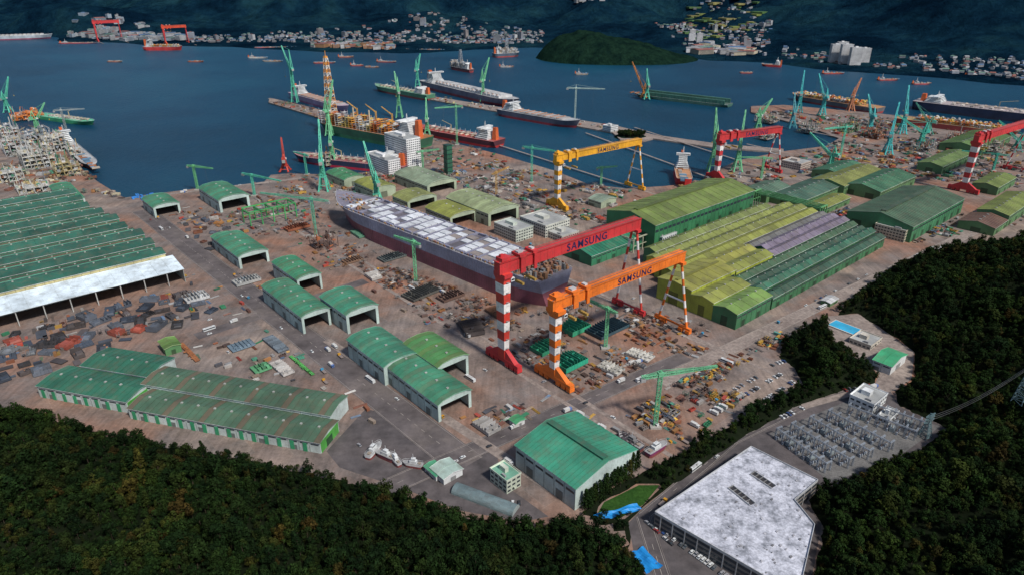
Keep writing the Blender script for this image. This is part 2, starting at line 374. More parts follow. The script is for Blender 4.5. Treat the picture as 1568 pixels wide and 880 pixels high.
H1=[G(*p) for p in [(962,800),(985,778),(1135,672),(1175,650),(1230,618),(1300,596),(1360,592),(1378,622),(1452,655),(1392,700),(1280,744),(1258,742),(1232,768),(1258,802),(1240,900)]]+[(230,120),(110,120)]+[G(975,870)]
H2=[G(*p) for p in [(1266,484),(1314,480),(1366,514),(1400,538),(1396,580),(1370,598),(1335,602),(1346,572),(1322,552),(1290,540),(1270,516)]]
H3=[G(*p) for p in [(915,785),(925,768),(978,742),(1010,742),(985,772),(945,795)]]
def fdist(X,Y):
    inL=inpoly(X,Y,PL); inR=inpoly(X,Y,PR)
    for Hh in (H1,H2,H3): inR&=~inpoly(X,Y,Hh)
    dL=np.where(inL,pdist(X,Y,PL),0)
    dR=pdist(X,Y,PR)
    for Hh in (H1,H2,H3): dR=np.minimum(dR,pdist(X,Y,Hh))
    dR=np.where(inR,dR,0); return dL,dR
def hillz(X,Y):
    dL,dR=fdist(X,Y)
    n=fbm(X,Y,90,41)
    zl=66*(1-np.exp(-dL/150))*(.40+1.2*n); zr=80*(1-np.exp(-dR/150))*(.35+1.3*n)
    z=np.maximum(zl,zr); d=np.maximum(dL,dR)
    return np.where(d>0,z-.2,-1.5),d
xs=np.arange(-1000,1200,6.); ys=np.arange(-150,900,6.); X,Y=np.meshgrid(xs,ys); Z,_=hillz(X,Y)
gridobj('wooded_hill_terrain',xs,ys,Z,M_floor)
protos=bpy.data.collections.new('broadleaf_tree_prototypes')
def tree(name,seed,conifer=False,coll=None):
    rs=random.Random(seed); mb=MB()
    H=8.5 if not conifer else 11
    def bb(p,q,w,w2):
        k=len(mb.m); mb.beam(p,q,w,(1,1,1),w2,6)
        for i in range(k,len(mb.m)): mb.m[i]=1
    bb((0,0,-1.5),(.15,.1,H*.45),.5,.32); bb((.15,.1,H*.45),(.1,0,H*.85),.32,.1)
    cl=[]
    if conifer:
        for i in range(26):
            t=i/26; z=H*(.12+.86*t); r=2.0*(1-t)**.8+.15; a=i*2.4
            cl.append((math.cos(a)*r*.55,math.sin(a)*r*.55,z,r*.55+.25))
    else:
        for i in range(18):
            a=rs.uniform(0,6.28); r=rs.uniform(.3,2.9)*(.9 if i%3 else 1.15); z=H*rs.uniform(.42,.98)-r*.5
            cl.append((math.cos(a)*r,math.sin(a)*r,z,rs.uniform(.7,1.45)))
        cl.append((0,0,H*.88,1.4))
    for (x,y,z,r) in cl:
        if not conifer and rs.random()<.5: bb((.1,.05,H*.4+rs.random()),(x,y,z),.16,.05)
        sh=rs.uniform(.55,1.5)
        for k in range(32 if not conifer else 18):
            th=rs.uniform(0,6.28); c=rs.uniform(-.6,1); s=math.sqrt(max(0,1-c*c)); rr=r*rs.uniform(.7,1.1)
            n=Vector((math.cos(th)*s,math.sin(th)*s,c)); p=Vector((x,y,z))+n*rr
            n=(n+Vector((rs.gauss(0,.35),rs.gauss(0,.35),rs.gauss(0,.35)+.3))).normalized()
            a=n.orthogonal().normalized(); b=n.cross(a); an=rs.uniform(0,3.14); a,b=a*math.cos(an)+b*math.sin(an),b*math.cos(an)-a*math.sin(an)
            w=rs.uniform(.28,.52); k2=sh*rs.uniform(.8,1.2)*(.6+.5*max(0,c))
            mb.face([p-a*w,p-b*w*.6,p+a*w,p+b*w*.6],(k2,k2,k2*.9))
    me_o=mb.obj(name,mats=[M_fol,M_bark])
    sc.collection.objects.unlink(me_o)
    if coll: coll.objects.link(me_o)
    return me_o
for i in range(7): tree('broadleaf_tree_form_%s'%'abcdefg'[i],100+i,False,protos)
tree('conifer_tree_form',300,True,protos)
NT=7
def scatter(name,pts,scl,idx):
    me=bpy.data.meshes.new(name); me.from_pydata([tuple(p) for p in pts],[],[])
    n=len(pts)
    a=me.attributes.new('tscale','FLOAT_VECTOR','POINT'); a.data.foreach_set('vector',np.asarray(scl,dtype=np.float32).ravel())
    a=me.attributes.new('trot','FLOAT_VECTOR','POINT'); rv=np.zeros((n,3),dtype=np.float32); rv[:,2]=np.random.rand(n)*6.28; rv[:,0]=(np.random.rand(n)-.5)*.3; a.data.foreach_set('vector',rv.ravel())
    a=me.attributes.new('tidx','INT','POINT'); a.data.foreach_set('value',np.asarray(idx,dtype=np.int32))
    o=bpy.data.objects.new(name,me); sc.collection.objects.link(o)
    ng=bpy.data.node_groups.new(name+'_nodes','GeometryNodeTree')
    ng.interface.new_socket('Geometry',in_out='INPUT',socket_type='NodeSocketGeometry'); ng.interface.new_socket('Geometry',in_out='OUTPUT',socket_type='NodeSocketGeometry')
    gi=ng.nodes.new('NodeGroupInput'); go=ng.nodes.new('NodeGroupOutput'); ip=ng.nodes.new('GeometryNodeInstanceOnPoints'); ci=ng.nodes.new('GeometryNodeCollectionInfo')
    ci.inputs['Collection'].default_value=protos; ci.inputs['Separate Children'].default_value=True; ci.inputs['Reset Children'].default_value=True
    def na(nm,t):
        x=ng.nodes.new('GeometryNodeInputNamedAttribute'); x.data_type=t; x.inputs['Name'].default_value=nm; return x.outputs['Attribute']
    L=ng.links.new
    L(gi.outputs[0],ip.inputs['Points']); L(ci.outputs[0],ip.inputs['Instance']); ip.inputs['Pick Instance'].default_value=True
    L(na('tidx','INT'),ip.inputs['Instance Index']); L(na('trot','FLOAT_VECTOR'),ip.inputs['Rotation']); L(na('tscale','FLOAT_VECTOR'),ip.inputs['Scale']); L(ip.outputs[0],go.inputs[0])
    md=o.modifiers.new('scatter','NODES'); md.node_group=ng; return o
sp=4.4
gx,gy=np.meshgrid(np.arange(-760,1000,sp),np.arange(90,800,sp)); gx=gx.ravel()+np.random.uniform(-2.8,2.8,gx.size); gy=gy.ravel()+np.random.uniform(-2.8,2.8,gy.size)
z,d=hillz(gx,gy)
dep=gy*math.cos(PT)+(CH-z)*math.sin(PT); k=(d>1.0)&(np.abs(gx)/dep<.88)
vy=( -gy*math.sin(PT)+(CH-z)*math.cos(PT))/dep; k&=(vy<.56)
big=vnoise(gx,gy,26,77)
gx,gy,z,d,big=gx[k],gy[k],z[k],d[k],big[k]
s=np.random.gamma(7,.125,len(gx)).clip(.45,1.9)*(.65+.65*big)*np.clip(.6+d/25,.6,1)
sc3=np.stack([s*np.random.uniform(.9,1.15,len(s)),s,s*np.random.uniform(.8,1.2,len(s))],-1)
ix=np.random.randint(0,NT,len(s)); ix[np.random.rand(len(s))<.06]=NT
scatter('forest_trees',np.stack([gx,gy,z],-1),sc3,ix); print('TREES',len(gx))
ic=G(967,209); island('islet',ic,34,22,6,71,3)
pts=[]
while len(pts)<80:
    a,b=U(-1,1),U(-1,1)
    if a*a+b*b<1: pts.append((ic[0]+a*27,ic[1]+b*16,1.0+U(0,3)))
scatter('islet_trees',pts,[(1.2,1.2,1.0)]*80,[i%NT for i in range(80)])
sheet('grass_lawn',[(p[0],p[1]) for p in H3],.03,M_grass)
# ------------------------------------------------------------ buildings: left shops
O=G(285,432); mb=MB(); Wb=39
shed_geo(mb,-237,0,0,35,15,'u',(.66,.76,.82),(.4,.45,.42),rise=4.5,door=False,panel=12,posts=True,var=.05,mono=True)
shed_geo(mb,-430,-238,6,35,15,'u',(.05,.20,.13),GREEN,rise=4.5,door=False,panel=12,mono=True)
for i in range(9):
    v0=35.5+i*Wb; u1=[-6,-6,-6,-14,-14,-22,-30,-30,-30][i]; rc=[(.024,.11,.075),(.020,.092,.064),(.026,.10,.072)][i%3]
    shed_geo(mb,-430,u1,v0,v0+Wb*.62,23,'u',rc,CREAM if i==0 else GREEN,rise=3.0,door=False,panel=45,var=.09)
    shed_geo(mb,-430,u1-4,v0+Wb*.62+.3,v0+Wb-.3,21,'u',(.105,.085,.05) if i%2 else (.055,.085,.055),GREEN,rise=1.4,door=False,panel=45,var=.12)
    mb.box(-428,u1-5,v0+Wb*.612,v0+Wb*.635,21.6,24.0,(.10,.32,.22),1)
mb.obj('fabrication_hall',(O[0],O[1],0),UA); foot(O,-430,392,UA,3)
LW=(.45,.56,.52)
for a in [((238,334),(275,324),(218,320),14,GREEN),((338,326),(378,313),(300,307),17,GREEN),((368,412),(410,398),(317,385),14,GREEN),((345,392),(370,380),(322,378),12,(.05,.21,.11)),
          ((458,452),(490,438),(413,426),17,(.045,.21,.11)),((465,511),(507,496),(391,466),17,GREEN),((533,511),(578,492),(492,482),19,(.05,.23,.14)),
          ((672,646),(722,622),(570,574),15,GREEN),((672,592),(715,570),(617,556),18,(.07,.22,.07)),((100,322),(130,313),(66,300),12,(.05,.23,.13))]:
    shed('assembly_shed',*a[:3],a[3],'v',a[4],LW,open_=True,flat=True,var=.08,stripe=(4,(a[4][0]*.9+.03,a[4][1]*.82,a[4][2]*.8)))
shed('assembly_shed',(590,590),(640,566),(528,549),17,'v',(.05,.21,.13),LW,open_=False,flat=True,var=.08)
A15=math.radians(-15)
for nm,p,Lu,bays in (('workshop_building',(62,607),82,[(0,30,10,'a'),(30.3,60,12,'a')]),('workshop_building',(200,640),156,[(0,26,9,'b'),(26.3,52,12,'b')])):
    O=G(*p); foot(O,Lu,bays[-1][1],A15,3); mb=MB()
    for v0,v1,h,c in bays:
        shed_geo(mb,0 if v0==0 else (12 if Lu<100 else -10),Lu-(0 if v0==0 else 6),v0,v1,h,'u',(.028,.13,.08) if c=='a' else (.065,.13,.08),(.5,.58,.56),rise=2.2,panel=5,door=True,var=.08,stripe=(6,(.12,.10,.065)) if Lu>100 else None)
    for i in range(int(Lu/10)):
        mb.box(3+i*10,6+i*10,-.5,-.2,0,7,(.03,.30,.14))
    mb.box(Lu+.01,Lu+.3,1,bays[0][1]-1,0,8.5,(.08,.36,.06)); mb.box(Lu+.31,Lu+.4,8,16,0,6,(.02,.08,.03))
    mb.obj(nm,(O[0],O[1],0),A15)
shed('warehouse',(880,781),(970,718),(767,726),17,'v',(.04,.24,.15),(.46,.55,.52),monitor=True,panel=3.2,var=.07)
block('office_building',(776,756),(796,742),(749,737),3,3.3,(.5,.55,.45),roofcol=(.15,.35,.25))
shed('storage_hut',(680,742),(703,722),(655,728),5,'v',(.40,.52,.46),WHITE)
shed('storage_hut',(668,736),(684,728),(645,724),4,'v',(.05,.26,.14),WHITE)
shed('guard_hut',(790,655),(802,647),(781,648),4,'v',(.05,.28,.12),WHITE)
shed('storage_hut',(255,545),(275,533),(230,538),7,'v',(.12,.22,.05),(.1,.25,.1))
mb=MB(); Q0=G(697,748); Q1=G(790,783); L=math.hypot(Q1[0]-Q0[0],Q1[1]-Q0[1]); n=12; r=5.0
for i in range(14):
    for k in range(n):
        a0=math.pi*k/n;a1=math.pi*(k+1)/n; x0=L*i/14; x1=L*(i+1)/14; c=J((.13,.18,.19),.15)
        mb.face([(x0,math.cos(a0)*r,math.sin(a0)*r*.85),(x1,math.cos(a0)*r,math.sin(a0)*r*.85),(x1,math.cos(a1)*r,math.sin(a1)*r*.85),(x0,math.cos(a1)*r,math.sin(a1)*r*.85)],c)
for x in (0,L): mb.face([(x,math.cos(math.pi*k/n)*r,math.sin(math.pi*k/n)*r*.85) for k in range(n+1)],(.3,.35,.35))
mb.obj('quonset_hut',(Q0[0],Q0[1],0),math.atan2(Q1[1]-Q0[1],Q1[0]-Q0[0]))
# right shops
O=G(1125,505); mb=MB(); PU=(.17,.14,.19); DG=(.03,.08,.05); YW=(.32,.36,.045)
def bays(lst):
    for (v0,v1,u0,u1,h,rc) in lst: shed_geo(mb,u0,u1,v0,v1,h,'u',rc,YW if rc==YG or rc[0]>.17 else (.04,.16,.07),rise=3,panel=12,door=True,monitor=(R()<.5),var=.10)
YG2=(.25,.245,.05)
bays([(0,25,0,60,16,(.15,.25,.06)),(25.3,50,0,62,18,YG),(50.3,90,0,75,22,YG2),
      (0,13,62.5,315,12,DG),(13.3,25,62.5,318,15,(.03,.12,.07)),(25.3,38,64,322,13,DG),(38.3,50,64,325,15,(.045,.10,.05)),
      (50.3,64,150,328,17,PU),(64.3,78,160,330,17,PU),(78.3,92,150,330,16,(.13,.13,.125)),
      (50.3,70,77,148,19,YG),(70.3,90,77,148,19,YG2),(92.3,108,30,330,17,YG),(108.3,124,40,332,18,(.175,.195,.05)),(124.3,140,45,330,17,(.20,.23,.055)),(140.3,156,60,300,18,(.155,.19,.055))])
mb.obj('panel_fabrication_hall',(O[0],O[1],0),UA); foot(O,330,158,UA,3)
shed('block_assembly_hall',(1000,384),(1137,322),(940,354),31,'u',(.14,.195,.045),(.03,.17,.07),panel=12,monitor=True,var=.08)
shed('assembly_shed',(905,408),(985,372),(860,388),12,'u',(.02,.16,.09),(.03,.2,.1))
shed('assembly_shed',(1392,372),(1470,326),(1302,342),20,'u',(.065,.12,.07),(.05,.2,.09),monitor=True,var=.08)
block('office_building',(1383,372),(1395,364),(1340,358),4,3.6,(.5,.48,.36))
for a in [((1172,312),(1205,298),(1135,302),13,(.09,.16,.11)),((1225,322),(1300,290),(1180,308),12,(.06,.13,.09)),((1290,300),(1350,275),(1242,288),14,(.20,.22,.06)),((1345,308),(1410,285),(1285,295),13,(.05,.15,.08)),
          ((1540,348),(1600,322),(1500,332),15,(.17,.21,.05)),((1520,362),(1545,350),(1470,346),10,(.13,.07,.05)),((1525,300),(1560,285),(1490,290),12,(.15,.2,.05)),((1440,268),(1500,250),(1400,262),13,(.13,.2,.06)),
          ((1290,282),(1330,268),(1240,272),12,(.05,.16,.09)),((1500,240),(1568,222),(1430,232),12,(.1,.18,.05)),((1260,330),(1300,312),(1235,322),9,(.2,.22,.05)),((920,320),(940,312),(900,314),9,(.2,.26,.2)),
          ((572,306),(600,296),(536,295),14,YG),((625,325),(662,311),(597,316),14,(.20,.22,.07)),((655,300),(690,286),(600,281),14,(.22,.28,.19)),((583,302),(600,294),(560,296),11,YG),((690,350),(718,334),(650,334),14,YG),
          ((748,347),(787,331),(680,322),17,(.27,.32,.17)),((528,288),(555,280),(500,276),12,(.05,.2,.09)),((1270,470),(1284,463),(1258,464),4,(.6,.6,.6)),((905,378),(925,369),(892,372),8,WHITE)]:
    shed('workshop_shed',*a[:3],a[3],'v' if a[0][0]<1000 else 'u',a[4],(.35,.42,.30) if a[0][0]<1000 else (.10,.22,.09),open_=(a[0][0]<760 and a[0][0]>610),flat=a[0][0]<760,var=.10)
block('office_tower',(625,262),(641,256),(591,250),14,3.6,(.8,.8,.8))
block('office_building',(596,270),(608,264),(552,258),7,3.4,(.8,.8,.8))
block('office_building',(835,365),(866,351),(795,350),4,3.8,(.55,.56,.5)); block('office_building',(790,372),(812,362),(757,358),4,3.6,(.5,.55,.48))
block('office_building',(860,372),(882,362),(838,362),2,3.8,(.5,.5,.45)); block('office_building',(1013,382),(1030,372),(1000,374),4,3.5,WHITE)
block('quay_office',(935,203),(943,200),(924,200),3,3.5,WHITE); block('office_building',(1225,262),(1240,256),(1195,256),3,3.5,(.5,.42,.36))
# ------------------------------------------------------------ roads & paving
def strip(name,a,b,w,z,mat):
    a=Vector(a);b=Vector(b);d=(b-a).normalized(); n=Vector((-d.y,d.x))*w/2
    return sheet(name,[tuple(a-n),tuple(b-n),tuple(b+n),tuple(a+n)],z,mat)
ROADS=[]
def road(name,A,B,w,z=.03,mat=M_yroad,mark=True,kerb=True,traffic=0):
    a=Vector(G(*A)); b=Vector(G(*B)); strip(name,a,b,w,z,mat)
    d=(b-a).normalized(); L=(b-a).length; ang=math.atan2(d.y,d.x); mb=MB()
    if kerb:
        for sgn in (-1,1): mb.box(0,L,sgn*w/2-.12,sgn*w/2+.12,0,.12,(.22,.19,.17))
        mb.obj('road_kerb',(a.x,a.y,z),ang)
    if mark:
        mb=MB(); x=4
        while x<L-4: 
            if R()<.8: mb.box(x,x+4,-.11,.11,.002,.006,(.42,.38,.33))
            x+=9
        for sgn in (-1,1): mb.box(0,L,sgn*(w/2-1)-.09,sgn*(w/2-1)+.09,.002,.006,(.40,.36,.32))
        mb.obj('road_markings',(a.x,a.y,z),ang)
    a0=G(*A); b0=G(*B); FOOT.append(((a0[0]+b0[0])/2,(a0[1]+b0[1])/2,ang,L/2,w/2+1)); ROADS.append((a,b,w,ang,traffic,z))
road('yard_road',(218,322),(716,712),26,traffic=22)
road('yard_road',(1010,585),(1600,302),15,.04,M_conc,traffic=14)
road('yard_road',(560,760),(1050,545),16,.05,traffic=8)
road('yard_road',(500,520),(880,770),8,.06,M_conc,False,False,5)
road('yard_road',(300,515),(560,430),14,.07,M_yroad,False,False,4)
road('yard_road',(240,300),(470,272),10,.07,M_conc,False,False,4)
road('access_road',(1120,676),(985,790),8,.05,M_asph,traffic=3); road('access_road',(985,790),(1030,930),9,.06,M_asph,traffic=2)
road('access_road',(1120,676),(1230,622),7,.07,M_asph); road('access_road',(1230,622),(1345,590),6,.08,M_conc,False,traffic=2); road('access_road',(1345,590),(1370,560),5,.09,M_conc,False)
sheet('concrete_forecourt',H2,.05,M_conc); sheet('asphalt_apron',[G(*p) for p in [(500,690),(560,625),(620,640),(690,700),(760,690),(770,740),(840,790),(800,798),(700,780),(620,748),(520,715)]],.02,M_asph)
sheet('parking_ground',H1,.02,M_asph)
# ------------------------------------------------------------ gantry cranes
def goliath(Lp,Rp,zt,gh,col,sa,sb,text=None,nst=9,wide=6,gw=3.6,ovl=6,ovr=4):
    a=Vector(G(*Lp)); b=Vector(G(*Rp)); S=(b-a).length; ang=math.atan2(b.y-a.y,b.x-a.x); mb=MB(); zb=zt-gh
    z0=7
    for i in range(nst):
        t0=i/nst;t1=(i+1)/nst; za=z0+(zb-z0)*t0; zz=z0+(zb-z0)*t1
        w=lambda t:(2.4+1.3*t, wide*(.75+.25*t)) 
        mb.taper(za,zz,w(t0),w(t1),sa if i%2==0 else sb)
        wy=wide*(.75+.25*t0); mb.box(-1.2,1.2,-wy-1.1,-wy-.1,za+1,za+1.3,(.25,.25,.25))
        for xx in (-1.2,1.1): mb.box(xx,xx+.1,-wy-1.1,-wy-1.0,za+1.3,za+2.3,(.5,.5,.5))
    mb.box(-2.4,2.4,-21,21,4,7.2,col); 
    for sy in (-1,1):
        mb.hexa([(-2.2,sy*wide*.7,7.2),(2.2,sy*wide*.7,7.2),(2.2,sy*17,7.2),(-2.2,sy*17,7.2),(-1.8,sy*wide*.7,15),(1.8,sy*wide*.7,15),(1.8,sy*(wide*.7+1),15),(-1.8,sy*(wide*.7+1),15)],col)
        for q in (7,13,19):
            mb.box(-2.6,2.6,sy*q-2.2,sy*q+2.2,1,3.9,J(col)); 
            for e in (-1.2,1.2): mb.beam((-3.0,sy*q+e,.7),(3.0,sy*q+e,.7),1.3,(.06,.06,.06),None,8)
    mb.box(-ovl,S+ovr,-gw,gw,zb,zt,col); mb.box(-ovl,S+ovr,-gw-.7,gw+.7,zt+.003,zt+.35,J(col))
    for x in range(int(-ovl+2),int(S+ovr),8):
        for yy in (-gw-.12,gw): mb.box(x,x+.3,yy,yy+.12,zb+.1,zt-.05,tuple(c*.8 for c in col))
    for sy in (-1,1):
        for zz in (.7,1.3): mb.beam((-ovl,sy*(gw+.6),zt+zz),(S+ovr,sy*(gw+.6),zt+zz),.13,J(col))
        for x in range(int(-ovl),int(S+ovr),4): mb.beam((x,sy*(gw+.6),zt+.3),(x,sy*(gw+.6),zt+1.3),.12,col)
        mb.box(-ovl,S+ovr,sy*(gw-1)-.2,sy*(gw-1)+.2,zt+.353,zt+.8,(.15,.12,.1))
    mb.box(-4,4,-7,7,zb-3,zb-.01,col); mb.taper(zb-5.5,zb-3.01,(3.6,wide),(4,7),col)
    for x,w in ((13,7),(27,5)):
        mb.box(x,x+w,-gw-1.8,gw+1.8,zt+.8,zt+3.0,J(col)); mb.box(x+1,x+w-1,-2,2,zt+3.0,zt+4.4,(.5,.5,.5))
        mb.box(x+1,x+w-1,-gw-2.2,-gw-.9,zb-3,zt+.8,col)
        for yy in (-gw-1.6,gw+1.6): mb.beam((x+w/2,yy,zt),(x+w/2,yy,zb-12),.25,(.1,.1,.1))
        mb.box(x+w/2-1,x+w/2+1,-gw-2.2,gw+2.2,zb-14,zb-12,(.4,.25,.05))
    mb.box(3,6.5,-gw-3.2,-gw-1,zb-7,zb-4,WHITE); mb.box(3.3,6.2,-gw-3.26,-gw-3.2,zb-6.2,zb-4.6,(.03,.03,.03),2)
    mb.box(-4,5,-4,4,zt+.36,zt+3.6,J(col)); mb.box(-3,0,-1,1,zt+3.6,zt+6,col)
    mb.box(S-2.5,S+2.5,-6,6,zb-2.5,zb-.01,col)
    for sy in (-1,1):
        p=Vector((S,sy*3,zb-2.5)); q=Vector((S,sy*16,5)); n=nst
        for i in range(n): mb.beam(q.lerp(p,i/n),q.lerp(p,(i+1)/n),2.3,sa if i%2==0 else sb,None,10)
        for k in (10,18):
            mb.box(S-2,S+2,sy*k-2.3,sy*k+2.3,1,4,col); mb.beam((S-2.3,sy*k,.7),(S+2.3,sy*k,.7),1.3,(.06,.06,.06),None,8)
        mb.box(S-1.4,S+1.4,sy*8,sy*20.5,4,6.2,col)
    p=Vector((S,-16,5)).lerp(Vector((S,-3,zb-2.5)),.42); mb.beam(p,(p.x,-p.y,p.z),1.1,sb)
    mb.beam((S,-8,5.2),(S,8,5.2),1.4,col)
    o=mb.obj('gantry_crane',(a.x,a.y,0),ang)
    if text:
        cu=bpy.data.curves.new('lettering','FONT'); cu.body=text; cu.size=gh*1.0; cu.align_x='CENTER'; cu.extrude=.02; cu.space_character=1.2; cu.offset=.13
        t=bpy.data.objects.new('lettering',cu); sc.collection.objects.link(t); m2,nt2,b2=newmat('lettering_paint'); b2.inputs['Base Color'].default_value=(.012,.014,.07,1); cu.materials.append(m2)
        t.parent=o; t.location=(S*.58,-gw-.22,zb+gh*.15); t.rotation_euler=(math.pi/2,0,0)
    for xx in (0,S):
        d=Vector((-math.sin(ang),math.cos(ang))); c=a+Vector((math.cos(ang),math.sin(ang)))*xx
        strip('crane_rail_track',c-d*130,c+d*(430 if zt>85 else 380),4,.10,M_conc)
    return o
RED=(.52,.03,.035); ORG=(.76,.17,.015); RW=(.76,.74,.72); YEL=(.75,.36,.02)
goliath((771,556),(962,474),93,9.5,RED,(.58,.045,.03),RW,'SAMSUNG',9,5.5)
goliath((848,584),(1029,500),74,8,ORG,(.70,.15,.01),RW,'SAMSUNG',9,3.8,3.0)
goliath((853,318),(972,288),74,8,YEL,(.70,.31,.01),RW,'SAMSUNG',9,4.5,3.4)
goliath((1096,276),(1182,262),72,9,RED,RED,RW,'SAMSUNG',7,4.5)
goliath((1474,294),(1556,262),84,9,RED,RED,RW,None,9,5)
goliath((150,64),(187,62),88,12,RED,RED,RED,None,3,6); goliath((254,68),(288,66),75,10,(.6,.06,.02),RED,RED,None,3,6)
# ------------------------------------------------------------ jib cranes
def jib(base,ytop,dirdeg,Lj,el,col=TEAL,name='luffing_jib_crane',z=0,scale=1.25):
    x,y=G(base[0],base[1],z); H=zat(base,ytop); 
    mb=MB(); hp=H*.30; w=5.5*scale; rj=.75*scale
    for sx in (-1,1):
        for sy in (-1,1):
            mb.beam((sx*w,sy*w,0),(sx*w*.5,sy*w*.5,hp),1.5*scale,col); mb.box(sx*w-1.2,sx*w+1.2,sy*w-2,sy*w+2,0,1.6,J(col))
        mb.beam((sx*w*.8,-w*.8,hp*.45),(sx*w*.8,w*.8,hp*.45),.9,col); mb.beam((-w*.8,sx*w*.8,hp*.45),(w*.8,sx*w*.8,hp*.45),.9,col)
        mb.beam((sx*w,-w,1),(sx*w*.5,w*.5,hp),.7,col)
    mb.box(-w*.65,w*.65,-w*.65,w*.65,hp,hp+1.5,J(col))
    zt=H*.62; mb.lattice((0,0,hp+1.5),(0,0,zt),w*.9,w*.65,6,col,rj)
    mb.beam((0,0,hp),(0,0,zt),2.4*scale,J(col),None,8)
    a=math.radians(dirdeg)
    mb.at(0,0,0,a)
    mb.box(-8*scale,3.5*scale,-2.6*scale,2.6*scale,zt,zt+1,J(col)); mb.box(-8*scale,-2*scale,-2.4*scale,2.4*scale,zt+1,zt+4.5*scale,J(col)); mb.box(-10*scale,-8*scale,-2*scale,2*scale,zt-1.5,zt+3,(.35,.35,.33))
    mb.box(1.5*scale,3.8*scale,-3.4*scale,-1.4*scale,zt+1,zt+3.6,WHITE); mb.box(3.8*scale,3.86*scale,-3.2*scale,-1.6*scale,zt+1.8,zt+3.2,(.02,.02,.02),2)
    ap=(-2*scale,0,H)
    for sy in (-1,1): mb.beam((1*scale,sy*1.8*scale,zt+1),ap,1.0*scale,col); mb.beam((-6*scale,sy*2*scale,zt+1),ap,.9*scale,col)
    e=math.radians(el); tip=(3*scale+Lj*math.cos(e),0,zt+2+Lj*math.sin(e))
    mb.lattice((3*scale,0,zt+2),tip,3.0*scale,1.1*scale,9,col,.62*scale)
    mb.beam(ap,tip,.35,col); mb.beam(ap,(3+Lj*.55*math.cos(e),0,zt+2+Lj*.55*math.sin(e)),.3,col)
    mb.beam(tip,(tip[0],0,max(8,tip[2]*.45)),.2,(.1,.1,.1)); mb.box(tip[0]-.7,tip[0]+.7,-.5,.5,max(8,tip[2]*.45)-2,max(8,tip[2]*.45),(.6,.4,.05))
    return mb.obj(name,(x,y,z))
def hammer(base,ytop,dirdeg,Lj,col=TEAL,w=2.6):
    x,y=G(*base); H=zat(base,ytop); mb=MB()
    mb.box(-4,4,-4,4,0,1.5,(.35,.33,.3)); mb.lattice((0,0,1.5),(0,0,H*.9),w,w,14,col,.45)
    mb.at(0,0,0,math.radians(dirdeg)); mb.box(-2,2,-1.6,1.6,H*.9,H*.9+3,J(col)); mb.lattice((2,0,H*.9+1),(Lj,0,H*.9+1),2.0,1.3,12,col,.4); mb.lattice((-2,0,H*.9+1),(-Lj*.32,0,H*.9+1),2,2,4,col,.4)
    mb.box(-Lj*.34,-Lj*.26,-1.3,1.3,H*.9-2.5,H*.9+.2,(.3,.3,.3)); mb.lattice((0,0,H*.9+3),(0,0,H),1.2,.3,3,col,.3); mb.beam((0,0,H),(Lj*.8,0,H*.9+2),.25,col); mb.beam((0,0,H),(-Lj*.3,0,H*.9+2),.25,col)
    mb.beam((Lj*.6,0,H*.9),(Lj*.6,0,H*.4),.15,(.1,.1,.1)); return mb.obj('tower_crane',(x,y,0))
GT=(.16,.50,.26); BT=(.05,.45,.45)
for a in [((452,157),76,130,62,55,TEAL),((505,207),150,60,60,70,GT),((497,292),222,100,62,60,TEAL),((578,312),262,120,60,55,TEAL),((510,252),200,100,45,72,GT),((612,180),118,110,45,60,GT),((640,135),92,70,45,62,TEAL),
          ((740,155),106,60,58,62,GT),((1090,262),192,95,52,78,GT),((1128,262),205,70,60,62,GT),((1222,172),128,70,55,58,BT),((1258,178),135,110,55,60,BT),
          ((1302,170),135,50,50,45,(.5,.2,.1)),((1358,236),190,60,70,42,BT),((1380,205),158,70,60,55,BT),((1408,228),188,180,60,30,(.05,.45,.35)),((1212,196),160,80,40,60,(.08,.35,.4)),
          ((13,172),140,80,50,62,TEAL),((437,262),236,105,34,74,(.5,.05,.03)),((1555,232),205,170,50,40,(.05,.4,.3)),((1420,205),178,150,45,50,(.1,.4,.3)),((1270,262),225,130,50,35,TEAL),((655,215),165,95,40,65,GT),((60,205),170,40,35,55,GT),((1330,205),165,100,45,60,BT),((1160,200),165,30,40,50,GT)]:
    jib(a[0],a[1],a[2],a[3],a[4],a[5])
for a in [((484,362),300,160,75,(.12,.42,.28)),((303,291),252,-20,36,(.14,.45,.2)),((390,300),266,-30,60,TEAL),((880,190),130,-10,60,(.45,.58,.52)),((700,222),158,200,40,GT),((814,280),222,-30,50,TEAL),((637,432),366,140,30,GT),((927,532),468,130,32,GT),
          ((1003,652),566,15,44,(.14,.44,.24)),((1285,246),190,200,45,TEAL),((920,285),255,20,26,GT),((1165,275),240,170,40,GT),((1520,262),235,150,50,(.05,.4,.3)),((648,262),230,30,30,GT),((105,212),165,20,40,(.3,.35,.35)),((760,300),262,60,36,(.5,.3,.1)),((470,268),235,140,30,TEAL)]:
    hammer(*a)
def frame(name,C,Lu,Lv,H,col,nb=4):
    O=G(*C); mb=MB(); foot(O,Lu,Lv,UA,1)
    for i in range(nb+1):
        x=Lu*i/nb
        for y in (0,Lv): mb.beam((x,y,0),(x,y,H),1.2,col); 
        mb.lattice((x,0,H),(x,Lv,H),1.6,1.6,5,col,.4)
    for y in (0,Lv): mb.box(0,Lu,y-.8,y+.8,H+.9,H+2,J(col)) if Lu>0 else mb.box(Lu,0,y-.8,y+.8,H+.9,H+2,J(col)); mb.beam((0,y,H*.5),(Lu,y,H*.5),.7,col)
    mb.obj(name,(O[0],O[1],0),UA)
frame('overhead_crane_frame',(385,348),62,24,18,(.05,.35,.10)); frame('overhead_crane_frame',(1262,338),-18,95,20,(.12,.36,.14),3)
frame('overhead_crane_frame',(1010,372),-50,30,16,(.4,.42,.3),3)
mb=MB()
